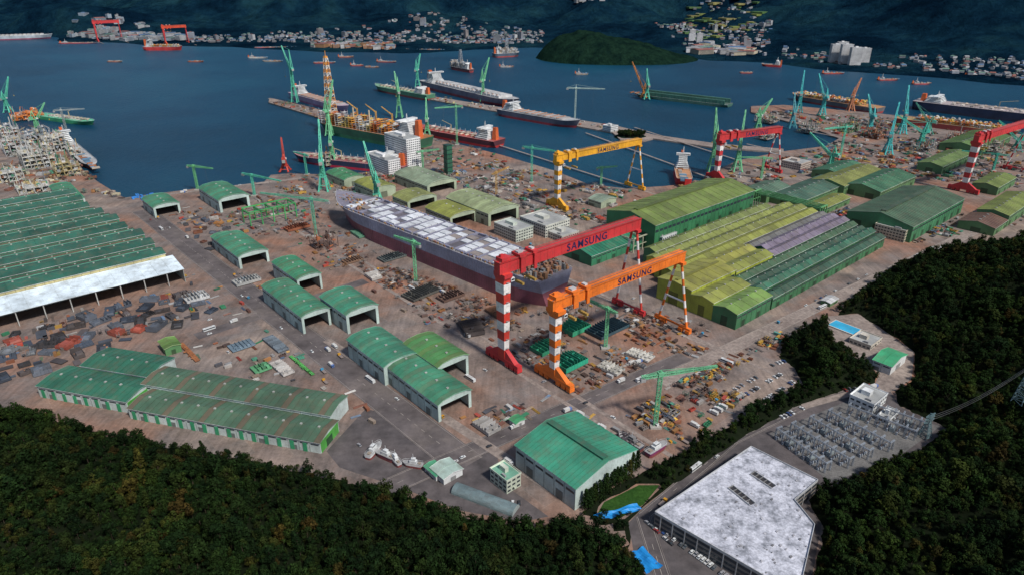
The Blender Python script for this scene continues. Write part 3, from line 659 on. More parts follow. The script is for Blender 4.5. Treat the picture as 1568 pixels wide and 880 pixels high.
for i in range(7): mb.box(-5,5,-5,5,i*7,i*7+6,(.02,.12,.07)); mb.box(-5.6,5.6,-5.6,5.6,i*7+6,i*7+7,(.01,.05,.04))
x,y=G(687,268); mb.obj('scaffold_tower',(x,y,0),UA)
# ------------------------------------------------------------ ships
def superst(mb,x0,x1,b,z,tiers,col=WHITE,funnel=None,aft=True):
    for i in range(tiers):
        xa=x0+ (x1-x0)*.06*i*.4; xb=x1-(x1-x0)*.10*i*.35; hb=b*(1-.12*min(i,3))/2
        mb.box(xa,xb,-hb,hb,z+i*3,z+i*3+2.75,col); mb.box(xa-.6,xb+.6,-hb-.6,hb+.6,z+i*3+2.753,z+i*3+3-.003,J(col))
        for yy in (-hb-.05,hb): mb.box(xa+1,xb-1,yy,yy+.05,z+i*3+1.2,z+i*3+1.9,(.03,.04,.05),2)
        mb.box(xb,xb+.05,-hb+1,hb-1,z+i*3+1.2,z+i*3+2,(.03,.04,.05),2)
    zt=z+tiers*3; mb.box(x0+(x1-x0)*.45,x1-(x1-x0)*.2,-b*.55,b*.55,zt,zt+3,col); mb.box(x1-(x1-x0)*.2,x1-(x1-x0)*.2+.06,-b*.5,b*.5,zt+1.2,zt+2.3,(.02,.03,.04),2)
    mb.lattice((x0+(x1-x0)*.6,0,zt+3),(x0+(x1-x0)*.6,0,zt+13),2,.6,4,col,.25)
    f=funnel or (.6,.12,.03); mb.taper(z,zt+4,((x1-x0)*.16,b*.14),((x1-x0)*.12,b*.11),f,cx=x0-(x1-x0)*.25); mb.beam((x0-(x1-x0)*.25,0,zt+4),(x0-(x1-x0)*.25,0,zt+6),1.2,(.05,.05,.05),None,8)
def ship(name,A,B,beam,H,hull,boot,deck,style,zb=-3,sup=True,supcol=WHITE,tiers=6,xy=None,wl=.32):
    a=Vector(G(*A)) if not xy else Vector(xy[0]); b=Vector(G(*B)) if not xy else Vector(xy[1]); L=(b-a).length; ang=math.atan2(b.y-a.y,b.x-a.x); mb=MB()
    T=[0,.03,.08,.15]+[.15+.6*i/10 for i in range(1,11)]+[.75+.25*(1-(1-i/12)**1.5) for i in range(1,13)]
    def hw(t,lv):
        s={0:.45,1:.7,2:.9}[lv]; e={0:.955,1:.965,2:1.0}[lv]; k={0:.68,1:.72,2:.78}[lv]
        w=1.0
        if t<.12: w=s+(1-s)*math.sin(t/.12*math.pi/2)
        if t>k: w=max(0,1-((t-k)/(e-k))**(1.7+.5*lv)) if t<e else 0
        return max(.01,w)*beam/2
    z=lambda t,lv:(-1.5,H*wl,H+(max(0,(t-.85)/.15)**2*H*.22))[lv]
    def X(t,lv): return L*min(t,{0:.955,1:.965,2:1.0}[lv])
    for t0,t1 in zip(T,T[1:]):
        for lv,c in ((0,boot),(1,hull)):
            for sg in (-1,1):
                p=[(X(t0,lv),sg*hw(t0,lv),z(t0,lv)),(X(t1,lv),sg*hw(t1,lv),z(t1,lv)),(X(t1,lv+1),sg*hw(t1,lv+1),z(t1,lv+1)),(X(t0,lv+1),sg*hw(t0,lv+1),z(t0,lv+1))]
                mb.face(p if sg<0 else p[::-1],J(c,.07))
        mb.face([(X(t0,2),-hw(t0,2),z(t0,2)),(X(t1,2),-hw(t1,2),z(t1,2)),(X(t1,2),hw(t1,2),z(t1,2)),(X(t0,2),hw(t0,2),z(t0,2))],J(deck,.1))
        for sg in (-1,1): mb.beam((X(t0,2),sg*hw(t0,2),z(t0,2)+1),(X(t1,2),sg*hw(t1,2),z(t1,2)+1),.25 if L>60 else .1,WHITE)
    for lv,c in ((0,boot),(1,hull)): mb.face([(0,hw(0,lv),z(0,lv)),(0,-hw(0,lv),z(0,lv)),(0,-hw(0,lv+1),z(0,lv+1)),(0,hw(0,lv+1),z(0,lv+1))],c)
    if sup: superst(mb,L*.08,L*.08+min(26,L*.10)+8,beam*.82,H,tiers,supcol)
    if style=='boat':
        mb.box(L*.28,L*.62,-beam*.3,beam*.3,H,H+2.2,supcol); mb.box(L*.34,L*.54,-beam*.24,beam*.24,H+2.203,H+4,J(supcol)); mb.box(L*.62,L*.62+.05,-beam*.26,beam*.26,H+1.1,H+1.8,(.02,.02,.03),2)
        mb.box(L*.34,L*.54,-beam*.24-.05,-beam*.24,H+2.9,H+3.6,(.02,.02,.03),2); mb.beam((L*.45,0,H+4),(L*.45,0,H+7.5),.2,WHITE); mb.box(L*.08,L*.22,-beam*.2,beam*.2,H,H+.8,(.3,.25,.2))
    if style=='build':
        nb=17
        for i in range(nb):
            xa=L*.09+i*L*.78/nb; w=L*.78/nb
            mb.box(xa+w*.84,xa+w*.98,-beam*.46,beam*.46,H,H+2.2,(.22,.22,.29)); mb.box(xa+w*.04,xa+w*.82,-beam*.42,beam*.42,H+.05,H+.3,(.13,.12,.14))
            for q in range(5):
                y0=-beam*.41+q*beam*.165
                if R()<.93: mb.box(xa+w*U(.04,.10),xa+w*U(.70,.80),y0+.2,y0+beam*.155,H+.4,H+U(1.4,3.0),J((.62,.64,.67),.18) if R()<.88 else (.26,.22,.2))
            for sy in (-1,1): mb.box(xa+w*.05,xa+w*.75,sy*beam*.45-1.1,sy*beam*.45+1.1,H+.01,H+2.6,J((.22,.22,.30),.2))
        for i in range(90): xx=L*U(.80,.97); yy=U(-.36,.36)*beam*(1 if xx<L*.85 else .5); mb.box(xx,xx+U(1,4),yy,yy+U(1,3),H+.1,H+U(.6,4),J(random.choice([(.25,.12,.08),(.2,.2,.2),(.35,.2,.08)]),.4))
        for i in range(140): xx=L*U(.0,.085); yy=U(-.42,.42)*beam; mb.box(xx,xx+U(1,4),yy,yy+U(1,4),H+.1,H+U(1,7),J(random.choice([(.25,.12,.08),(.2,.2,.2),(.28,.15,.08)]),.4))
        for i in range(160): xx=L*U(.02,.9); sy=random.choice((-1,1)); yy=sy*beam*.47; mb.box(xx,xx+U(.8,3),yy-.6,yy+.6,H+.1,H+U(1,3.4),J(random.choice([(.3,.15,.1),(.35,.33,.3),(.45,.25,.08)]),.4))
        for i in range(60):
            xx=L*(.16+.56*i/60); 
            for sy in (-1,1): mb.box(xx,xx+.4,sy*beam/2-.12,sy*beam/2+.12,H*.1,H*.5,(.12,.045,.06)); mb.box(xx,xx+.3,sy*beam/2-.1,sy*beam/2+.1,H*.55,H-1,(.17,.17,.23))
    if style in('container','white'):
        nb=int(L/17)
        for i in range(int(nb*.2),int(nb*.9)):
            xa=i*L/nb
            if style=='white': mb.box(xa,xa+L/nb*.86,-beam*.4,beam*.4,H+.1,H+5,J((.50,.50,.50),.15)); mb.box(xa+2,xa+L/nb*.6,-beam*.2,beam*.2,H+5,H+6.5,(.4,.4,.4)); mb.box(xa+3,xa+5,-beam*.38,-beam*.3,H+5,H+8,J((.4,.3,.25),.3))
            else: mb.box(xa,xa+L/nb*.86,-beam*.4,beam*.4,H+.1,H+2,J((.35,.33,.32),.15)); mb.box(xa,xa+1.2,-beam*.42,beam*.42,H+2,H+3.5,(.4,.2,.12))
    if style=='tanker':
        mb.box(L*.25,L*.9,-1.5,1.5,H+1.5,H+3,(.55,.45,.35))
        for i in range(30): xx=L*(.24+.66*i/30); mb.box(xx,xx+.6,-beam*.42,beam*.42,H+.05,H+1.2,J(deck,.3)); 
        for i in range(10): xx=L*(.26+.62*i/10); mb.beam((xx,-beam*.3,H),(xx,-beam*.3,H+7),.5,WHITE); mb.box(xx+3,xx+7,beam*.1,beam*.32,H+.1,H+2.6,J((.5,.4,.3),.4)); mb.box(xx+1,xx+6,-beam*.35,-beam*.1,H+.1,H+U(1,4),J((.5,.45,.4),.5))
        mb.lattice((L*.55,beam*.1,H),(L*.55,beam*.1,H+14),1,1,4,(.6,.5,.3),.3); mb.beam((L*.55,beam*.1,H+14),(L*.66,beam*.1,H+20),.8,(.6,.5,.3))
    if style in('fpso','drill','modules'):
        pal=[(.58,.20,.03),(.62,.30,.05),(.55,.55,.52),(.45,.12,.03),(.25,.25,.24),(.55,.42,.12),(.6,.6,.6)]
        if style=='drill': pal=[WHITE,(.3,.3,.32),(.5,.4,.3)]
        nn=int(L/13)
        for i in range(nn):
            for q in range(4):
                xa=L*.18+i*L*.74/nn; y0=-beam*.44+q*beam*.22; hh=U(6,24 if style!='modules' else 9); c=random.choice(pal); w=L*.74/nn*.85
                for zz in np.arange(H+2,H+hh,4.2): mb.box(xa,xa+w,y0,y0+beam*.19,zz,zz+.4,J(c,.2))
                for (cx,cy) in ((0,0),(w,0),(0,beam*.19),(w,beam*.19)): mb.beam((xa+cx,y0+cy,H),(xa+cx,y0+cy,H+hh),.5,c)
                for _ in range(3):
                    zz=random.choice(list(np.arange(H+2.4,H+hh,4.2)) or [H+2.4]); sx=U(0,.6)*w; c2=random.choice(pal); mb.box(xa+sx,xa+sx+w*.35,y0+U(0,1.5),y0+beam*.15,zz,zz+U(1.5,3.4),J(c2,.2))
                mb.beam((xa,y0,H+1),(xa+w,y0,H+hh-1),.3,c)
        if style=='fpso':
            mb.lattice((L*.86,0,H),(L*.86,0,H+124),18,6,18,(.72,.30,.05),1.1,(.70,.66,.60)); mb.box(L*.86-3,L*.86+3,-3,3,H+124,H+128,(.7,.3,.05)); mb.beam((L*.86,0,H+128),(L*.86,0,H+138),.8,(.7,.3,.05))
            for xx in (.35,.5,.68): mb.lattice((L*xx,-beam*.4,H),(L*xx,-beam*.4,H+30),2,2,6,(.7,.4,.1),.4); mb.lattice((L*xx,-beam*.4,H+28),(L*xx+22,-beam*.3,H+42),1.5,.8,6,(.7,.4,.1),.35)
            for xx in (.45,.6): mb.beam((L*xx,beam*.2,H),(L*xx,beam*.2,H+38),3,(.6,.5,.35),None,10)
        if style=='drill': mb.lattice((L*.5,0,H),(L*.5,0,H+55),14,5,9,(.3,.33,.36),.9)
    if style=='barge':
        for i in range(max(2,int(L/9))): xa=L*.1+i*9; mb.box(xa,xa+U(3,7),-beam*.3,beam*U(-.1,.3),H,H+U(1,3),J(random.choice([(.3,.12,.05),(.35,.3,.25),(.1,.2,.3)]),.2))
    o=mb.obj(name,(a.x,a.y,zb),ang)
    if zb>=0: FOOT.append(((a.x+b.x)/2,(a.y+b.y)/2,ang,L/2+2,beam/2+5))
    return o
NAVY=(.02,.03,.07)
ship('container_ship_under_construction',(850,462),(520,330),56,29,(.24,.25,.34),(.22,.07,.095),(.20,.19,.24),'build',0,False,wl=.54)
ship('production_vessel',(652,226),(490,196),52,20,(.02,.09,.05),(.02,.13,.06),(.35,.15,.05),'fpso',tiers=9)
ship('cargo_ship',(450,148),(535,172),34,15,(.30,.22,.35),(.3,.1,.2),(.4,.3,.35),'container',tiers=6)
ship('tanker_ship',(765,223),(640,200),40,13,(.08,.02,.03),(.4,.02,.02),(.35,.07,.06),'tanker',tiers=6)
ship('cargo_ship',(660,152),(575,136),34,14,(.06,.20,.12),(.2,.04,.04),(.15,.3,.2),'tanker',tiers=4)
ship('carrier_ship',(652,131),(795,165),52,19,(.16,.15,.2),(.3,.05,.06),(.4,.4,.4),'white',tiers=8)
ship('bulk_carrier_ship',(768,174),(888,195),38,15,(.10,.10,.14),(.30,.03,.04),(.35,.36,.37),'container',tiers=5)
ship('cargo_ship',(625,262),(450,243),32,12,NAVY,(.45,.02,.05),(.3,.1,.1),'tanker',tiers=5)
ship('tanker_ship',(1042,262),(1048,287),24,13,(.5,.02,.02),(.45,.02,.02),(.4,.2,.1),'barge',tiers=7)
ship('tanker_ship',(1348,172),(1212,150),42,13,(.12,.12,.13),(.3,.04,.04),(.45,.22,.08),'modules',sup=False)
ship('tanker_ship',(1400,164),(1640,192),56,20,NAVY,(.03,.03,.06),(.35,.30,.3),'tanker',tiers=4)
ship('tanker_ship',(1372,186),(1560,210),44,13,(.28,.04,.04),(.3,.03,.03),(.42,.25,.10),'modules',sup=False)
ship('supply_ship',(96,216),(146,260),24,9,(.03,.03,.04),(.35,.05,.04),(.4,.4,.4),'barge',tiers=6)
ship('cargo_barge',(60,178),(145,190),30,8,(.03,.28,.13),(.03,.2,.1),(.1,.4,.25),'tanker',sup=False)
ship('cargo_ship',(222,76),(280,76),36,14,(.4,.03,.03),(.4,.03,.03),(.5,.5,.5),'modules',tiers=8); ship('car_carrier_ship',(-30,62),(82,58),44,18,(.35,.40,.45),(.2,.05,.1),(.45,.5,.5),'white',tiers=4)
ship('drill_ship',(756,87),(795,85),36,14,(.05,.08,.12),(.3,.05,.05),(.4,.4,.4),'drill',tiers=6); ship('drill_ship',(722,110),(690,104),24,10,(.1,.03,.04),(.3,.03,.03),(.4,.4,.4),'drill',tiers=5)
ship('bulk_carrier_ship',(1196,102),(1166,100),20,7,(.4,.03,.03),(.4,.03,.03),(.4,.2,.1),'barge',tiers=4)
for (x,y,l,c) in [(300,94,24,(.25,.06,.04)),(395,88,30,(.5,.5,.45)),(418,93,30,(.3,.25,.2)),(497,96,34,(.35,.05,.03)),(530,87,24,(.35,.1,.05)),(547,100,20,(.3,.05,.05)),(570,102,22,(.25,.15,.12)),(592,94,30,(.3,.05,.04)),(176,94,22,(.25,.1,.08)),
              (1276,112,34,(.35,.04,.03)),(1360,122,32,(.35,.05,.04)),(1411,128,28,(.35,.05,.05)),(891,113,20,(.3,.25,.2)),(776,102,22,(.3,.3,.3)),(1143,111,20,(.3,.05,.04)),(500,72,60,(.35,.05,.06)),(420,73,60,(.4,.05,.08)),(1520,116,90,(.4,.05,.04)),(640,76,70,(.3,.08,.08)),(120,66,60,(.4,.05,.05))]:
    ship('barge',(x-l/2,y),(x+l/2,y+U(-.5,1)),13,3.5,c,c,(.3,.2,.15),'barge',tiers=1,sup=R()<.5,supcol=(.45,.45,.45))
ship('floating_dock',(1118,162),(972,145),40,6,(.05,.14,.11),(.04,.1,.08),(.08,.13,.11),'barge',sup=False)
mb=MB(); a=Vector(G(1118,162)); b=Vector(G(972,145)); L=(b-a).length; ang=math.atan2(b.y-a.y,b.x-a.x)
for sy in (-17,17):
    mb.box(L*.03,L*.88,sy-2.5,sy+2.5,3,13,(.05,.16,.12))
    for i in range(24): mb.box(L*.03+i*L*.035,L*.03+i*L*.035+.5,sy-2.9,sy+2.9,3,12.8,(.03,.12,.09))
mb.obj('floating_dock_wing_walls',(a.x,a.y,0),ang)
jib((985,150),128,150,70,62,(.65,.25,.06)); jib((990,152),120,100,40,75,TEAL)
def platform(C,Lu,Lv,H,pal,name='offshore_platform_module'):
    O=G(*C); mb=MB(); foot(O,Lu,Lv,UA,1); nz=max(2,int(H/6)); nx=max(2,int(Lu/9)); ny=max(2,int(Lv/9)); base=random.choice(pal)
    hgt={(i,j):U(.45,1.05)*H for i in range(nx) for j in range(ny)}
    for i in range(nx):
        for j in range(ny):
            hh=hgt[(i,j)]; x0=Lu*i/nx; y0=Lv*j/ny; dx=Lu/nx*.96; dy=Lv/ny*.96
            zz=.5
            while zz<hh:
                if R()<.8: mb.box(x0,x0+dx,y0,y0+dy,zz,zz+.35,J(base,.3))
                for _ in range(3):
                    if R()<.75: xx=x0+U(0,dx*.6); yy=y0+U(0,dy*.6); c=J(random.choice(pal),.3); h2=U(1.2,4); mb.box(xx,min(x0+dx,xx+U(1.5,5)),yy,min(y0+dy,yy+U(1.5,5)),zz+.4,zz+.4+h2,c)
                if R()<.6: yy=y0+U(1,dy-1); mb.beam((x0,yy,zz+2),(x0+dx,yy,zz+2),U(.5,1.1),J(random.choice(pal),.2),None,6)
                zz+=H/nz
            for (cx,cy) in ((x0,y0),(x0+dx,y0),(x0,y0+dy),(x0+dx,y0+dy)): mb.beam((cx,cy,0),(cx,cy,hh+U(0,3)),.6,J(base,.2))
            mb.beam((x0,y0,0),(x0+dx,y0,hh*.5),.4,base); mb.beam((x0+dx,y0,hh*.5),(x0,y0,hh),.4,base)
            mb.beam((x0,y0,0),(x0,y0+dy,hh*.5),.4,base)
    for _ in range(4): x,y=U(0,Lu),U(0,Lv); mb.beam((x,y,H*.6),(x,y,H+U(3,14)),U(.5,1.5),random.choice(pal),None,8)
    x,y=U(.2,.8)*Lu,U(.2,.8)*Lv; mb.lattice((x,y,H*.5),(x,y,H*1.2),2,2,4,random.choice(pal),.35); mb.lattice((x,y,H*1.2),(x+U(-12,12),y+U(-12,12),H*1.45),1.4,.7,5,random.choice(pal),.3)
    mb.obj(name,(O[0],O[1],0),UA)
P1=[(.42,.34,.16),(.48,.48,.45),(.35,.37,.37),(.06,.24,.15),(.25,.2,.16),(.5,.45,.32),(.3,.12,.06),(.2,.24,.28),(.5,.5,.5)]
for C,lu,lv,h in [((40,262),45,60,34),((88,272),34,30,26),((10,240),45,50,30),((75,235),32,60,30),((-20,285),50,40,20),((30,300),40,30,14),((110,245),18,30,22),((40,222),40,40,24),((5,215),30,30,30)]: platform(C,lu,lv,h,P1)
for C,lu,lv,h in [((500,255),20,18,20),((1180,190),35,40,14),((1240,205),40,30,18),((1300,205),50,30,16),((1345,215),40,40,18),((1420,235),50,30,16),((1470,222),60,30,16),((1530,240),50,40,18),((1175,215),40,25,10)]: platform(C,lu,lv,h,[(.35,.2,.1),(.42,.38,.32),(.3,.12,.07),(.12,.24,.14),(.25,.25,.25),(.4,.38,.36)],'hull_block_module')
platform((20,186),60,30,18,[(.62,.18,.03),(.55,.22,.08),(.5,.45,.4)],'accommodation_barge_module')
platform((488,385),26,22,14,[(.12,.08,.07),(.3,.1,.04)],'hull_block_module')
# ------------------------------------------------------------ parking building, substation, cars
def prism(name,pts,z0,z1,wall,top):
    n=len(pts); ar=sum(pts[i][0]*pts[(i+1)%n][1]-pts[(i+1)%n][0]*pts[i][1] for i in range(n))
    if ar<0: pts=pts[::-1]
    me=bpy.data.meshes.new(name); v=[(*p,z0) for p in pts]+[(*p,z1) for p in pts]
    f=[tuple(range(n,2*n))]+[(i,(i+1)%n,(i+1)%n+n,i+n) for i in range(n)]
    me.from_pydata(v,[],f); me.materials.append(top); me.materials.append(wall)
    for p in me.polygons[1:]: p.material_index=1
    me.update(); o=bpy.data.objects.new(name,me); sc.collection.objects.link(o); return o,pts
ZP=11
par,pp=prism('parking_building',[G(x,y,ZP) for x,y in [(1003,784),(1150,684),(1252,735),(1216,765),(1247,803),(1222,912),(1210,905)]],0,ZP,M_rock,M_deck)
mb=MB()
for i in range(len(pp)):
    a=Vector(pp[i]);b=Vector(pp[(i+1)%len(pp)]); L=(b-a).length; ang=math.atan2(b.y-a.y,b.x-a.x); mb.at(a.x,a.y,0,ang)
    mb.box(0,L,-.25,.1,ZP-.8,ZP+1.0,(.42,.43,.44)); 
    for f in range(3): mb.box(.5,L-.5,-.12,-.003,1.2+f*3.3,2.9+f*3.3,(.02,.025,.03),2)
    x=4
    while x<L: mb.box(x,x+.6,-.3,-.13,0,ZP-.8,(.4,.4,.4)); x+=8
mb.at()
for (q,r) in [((1127,742),(1160,768)),((1160,721),(1192,742))]:
    b=Vector(G(*q,ZP));c=Vector(G(*r,ZP)); d=(c-b).length; w=4.0; ang=math.atan2(c.y-b.y,c.x-b.x); mb.at(b.x-4,b.y-2,ZP,ang)
    mb.box(0,d,-w/2,w/2,.02,.25,(.03,.03,.035)); 
    for yy in (-w/2-.3,w/2): mb.box(-.3,d+.3,yy,yy+.3,0,1.1,(.5,.5,.5))
    for k in range(5): mb.box(d*k/5,d*k/5+.3,-w/2,w/2,.25,1.0,(.2,.2,.2))
mb.at()
for _ in range(120):
    p=G(U(1020,1240),U(695,880),ZP)
    if inpoly(np.array([p[0]]),np.array([p[1]]),pp)[0]: mb.at(p[0],p[1],ZP,UA); k=U(.3,.9); mb.box(-k,k,-k*.6,k*.6,.01,U(.2,.7),J((.28,.28,.30),.5))
o=mb.obj('parapet_and_openings'); o.parent=par
pad=[G(*p) for p in [(1178,663),(1300,612),(1440,652),(1388,690),(1275,738),(1262,730)]]
sheet('substation_ground',pad,.06,M_grav)
for i,(A,B) in enumerate([((1190,668),(1265,722)),((1212,660),(1300,715)),((1240,650),(1330,702)),((1268,640),(1362,690)),((1298,632),(1400,672)),((1330,628),(1420,660))]):
    a=Vector(G(*A));b=Vector(G(*B)); L=(b-a).length; ang=math.atan2(b.y-a.y,b.x-a.x); mb=MB(); g=(.28,.32,.37)
    nn=7
    for k in range(nn+1):
        x=L*k/nn; mb.lattice((x,-2,0),(x,-2,8),.9,.6,4,g,.14); mb.lattice((x,3,0),(x,3,8),.9,.6,4,g,.14); mb.lattice((x,-2,8),(x,3,8),.7,.7,3,g,.13)
        if k<nn:
            mb.lattice((x,-2,8),(x+L/nn,-2,8),.8,.8,4,g,.13)
            for yy in (-3.5,-1.5,1.5,3.5): mb.box(x+1.5,x+2.6,yy-.5,yy+.5,0,U(1.5,3),J(g)); mb.beam((x+2,yy,2),(x+2,yy,4.5),.45,(.25,.18,.15),.2,6)
            if k%3==1: mb.box(x+3.2,x+6.2,-2.5,2.5,0,3.2,(.22,.26,.27)); mb.beam((x+4.6,-1,3.2),(x+4.6,-1,5.2),.5,(.3,.2,.15),None,6)
            for yy in (-1.5,0,1.5): mb.beam((x,yy,7.5),(x+L/nn,yy,7.5),.10,(.2,.2,.2))
    mb.obj('substation_switchgear',(a.x,a.y,.06),ang)
block('substation_control_building',(1335,634),(1360,618),(1303,614),2,4,WHITE); block('substation_control_building',(1360,650),(1382,640),(1345,640),1,4,WHITE)
shed('small_house',(1362,574),(1388,556),(1342,557),8,'v',(.05,.35,.16),WHITE)
block('pump_station_building',(1332,536),(1356,526),(1308,518),1,4,(.55,.51,.43))
mb=MB(); x,y=G(1293,502); mb.box(-13,13,-8,8,0,1.2,(.55,.55,.5)); mb.box(-12,12,-7,7,1.203,1.26,(.03,.38,.62)); mb.obj('swimming_pool',(x,y,0),-.9)
def tarp(pts):
    P=[G(*p) for p in pts]; mb=MB(); n=10
    for i in range(n):
        for j in range(4):
            def q(s,t): 
                a=Vector(P[0]).lerp(Vector(P[1]),s); b=Vector(P[3]).lerp(Vector(P[2]),s); c=a.lerp(b,t); return (c.x,c.y,1.0+.8*math.sin(s*9+t*4)+.3*math.sin(t*11+s*3))
            mb.face([q(i/n,j/4),q((i+1)/n,j/4),q((i+1)/n,(j+1)/4),q(i/n,(j+1)/4)],(0,0,0))
    mb.obj('blue_tarpaulin',mats=[M_tarp])
tarp([(908,790),(975,772),(985,780),(925,797)]); tarp([(965,848),(985,838),(1015,868),(990,878)])
def carmesh(kind,col):
    mb=MB(); g=(.02,.025,.03)
    if kind=='car':
        mb.hexa([(-2.2,-.9,.35),(2.2,-.9,.35),(2.2,.9,.35),(-2.2,.9,.35),(-2.15,-.86,.95),(2.05,-.84,.82),(2.05,.84,.82),(-2.15,.86,.95)],col)
        mb.hexa([(-1.9,-.82,.93),(1.0,-.82,.88),(1.0,.82,.88),(-1.9,.82,.93),(-1.4,-.66,1.45),(.3,-.66,1.45),(.3,.66,1.45),(-1.4,.66,1.45)],g,2); mb.box(-1.38,.28,-.65,.65,1.452,1.50,col)
        ws=(-1.35,1.35); r=.64
    elif kind=='bus':
        mb.box(-5.5,5.5,-1.25,1.25,.5,3.1,col); mb.box(-5.2,5.3,-1.28,-1.25,1.6,2.6,g,2); mb.box(-5.2,5.3,1.25,1.28,1.6,2.6,g,2); mb.box(5.5,5.53,-1.1,1.1,1.4,2.7,g,2); mb.box(-3,3,-.8,.8,3.1,3.35,(.5,.5,.5)); ws=(-3.4,3.6); r=1.0
    else:
        mb.box(-3.4,1.6,-1.2,1.2,.9,3.3 if kind=='truck' else 1.4,(.6,.6,.58) if kind=='truck' else (.25,.2,.18)); mb.box(1.8,3.5,-1.15,1.15,.7,2.6,col); mb.box(3.5,3.55,-1,1,1.6,2.4,g,2); mb.box(-3.4,3.4,-1,1,.6,.9,(.05,.05,.05))
        ws=(-2.4,-1.2,2.6); r=.9
    for x in ws:
        for y in (-.85,.65): mb.beam((x,y,r/2),(x,y+.22,r/2),r,(.02,.02,.02),None,10)
    nm={'car':'parked_car','truck':'box_truck','flat':'flatbed_truck','bus':'bus'}[kind]; o=mb.obj(nm); me=o.data; bpy.data.objects.remove(o); return me,nm
VC=[WHITE,(.55,.55,.55),(.3,.3,.32),(.03,.03,.035),(.25,.02,.02),(.02,.06,.2),(.10,.11,.12),WHITE]
CM=[carmesh('car',c) for c in VC]; TM=[carmesh('truck',(.1,.2,.5)),carmesh('truck',WHITE),carmesh('flat',(.6,.3,.02)),carmesh('flat',(.05,.3,.5)),carmesh('bus',WHITE)]
def veh(x,y,a,z=.06,M=None):
    me,nm=M or random.choice(CM); o=bpy.data.objects.new(nm,me); sc.collection.objects.link(o); o.location=(x,y,z); o.rotation_euler=(0,0,a)
def row(A,B,n,rot=math.pi/2,M=None,skip=.15):
    a=Vector(G(*A));b=Vector(G(*B)); ang=math.atan2(b.y-a.y,b.x-a.x)
    for i in range(n):
        if R()<skip: continue
        p=a.lerp(b,(i+.5)/n); veh(p.x,p.y,ang+rot+U(-.06,.06)+(math.pi if R()<.5 else 0),.08,M)
row((1000,802),(1120,888),22); row((988,798),(1030,835),6,0)
row((1112,622),(1200,570),22,skip=.3); row((1130,640),(1215,584),22,skip=.35); row((1100,610),(1165,574),12,skip=.4)
row((1235,437),(1290,408),12); row((1290,405),(1345,380),12); row((1060,655),(1110,622),7,M=TM[1],skip=.4); row((1230,470),(1330,420),14,0,skip=.3)
row((1195,640),(1235,622),8); row((1290,598),(1335,590),6); row((740,770),(800,770),6); row((1180,560),(1215,548),8)
for (a,b,w,ang,n,z) in ROADS:
    for i in range(n):
        t=U(.04,.96); p=a.lerp(b,t); sg=random.choice((-1,1)); off=sg*U(.15,.34)*w; nx,ny=-math.sin(ang),math.cos(ang)
        veh(p.x+nx*off,p.y+ny*off,ang+(math.pi if sg>0 else 0)+U(-.03,.03),z+.02,random.choice(TM+TM+CM[:5]))
for _ in range(80):
    A=(U(240,1180),U(350,700)); p=G(*A)
    if not blocked(*p) and not inpoly(np.array([p[0]]),np.array([p[1]]),PR)[0] and not inpoly(np.array([p[0]]),np.array([p[1]]),PL)[0]: veh(p[0],p[1],UA+random.choice((0,math.pi/2))+U(-.1,.1),.02,random.choice(TM+CM[:3]))
def boat(px,py,L,ang,col=WHITE,sc_=WHITE):
    x,y=G(px,py); c=Vector((math.cos(ang),math.sin(ang)))*L/2
    ship('yard_workboat',None,None,L*.30,L*.14,col,(.2,.05,.05),(.3,.3,.3),'boat',1.0,False,sc_,2,xy=((x-c.x,y-c.y),(x+c.x,y+c.y)))
boat(573,692,17,1.2); boat(590,700,16,2.6,(.10,.02,.05)); boat(605,706,14,2.2,(.5,.5,.5)); boat(632,713,14,2.9,(.6,.6,.6)); boat(1005,690,20,.7,(.18,.02,.10)); boat(965,680,20,2.3,(.05,.06,.09),(.2,.2,.2))
def bigblock(px,py,L,W,H,ang,col,name='hull_block'):
    x,y=G(px,py); mb=MB(); mb.box(-L/2,L/2,-W/2,W/2,.8,1.3,col)
    n=max(3,int(L/3))
    for i in range(n+1):
        xx=-L/2+L*i/n; hh=H*(.6+.4*math.sin(i/n*math.pi)); mb.box(xx-.15,xx+.15,-W/2,W/2,1.3,hh,J(col,.25))
    for yy in (-W/2,W/2-.3,0): mb.box(-L/2,L/2,yy,yy+.3,1.3,H*.6,J(col,.2))
    for _ in range(8): xx,yy=U(-.4,.3)*L,U(-.4,.3)*W; mb.box(xx,xx+U(1,3),yy,yy+U(1,3),1.3,H*U(.4,.9),J(col,.5))
    for i in (-.35,.35):
        for j in (-.35,.35): mb.box(L*i-.6,L*i+.6,W*j-.6,W*j+.6,0,.8,(.3,.2,.1))
    mb.obj(name,(x,y,0),ang); FOOT.append((x,y,ang,L/2+1,W/2+1))
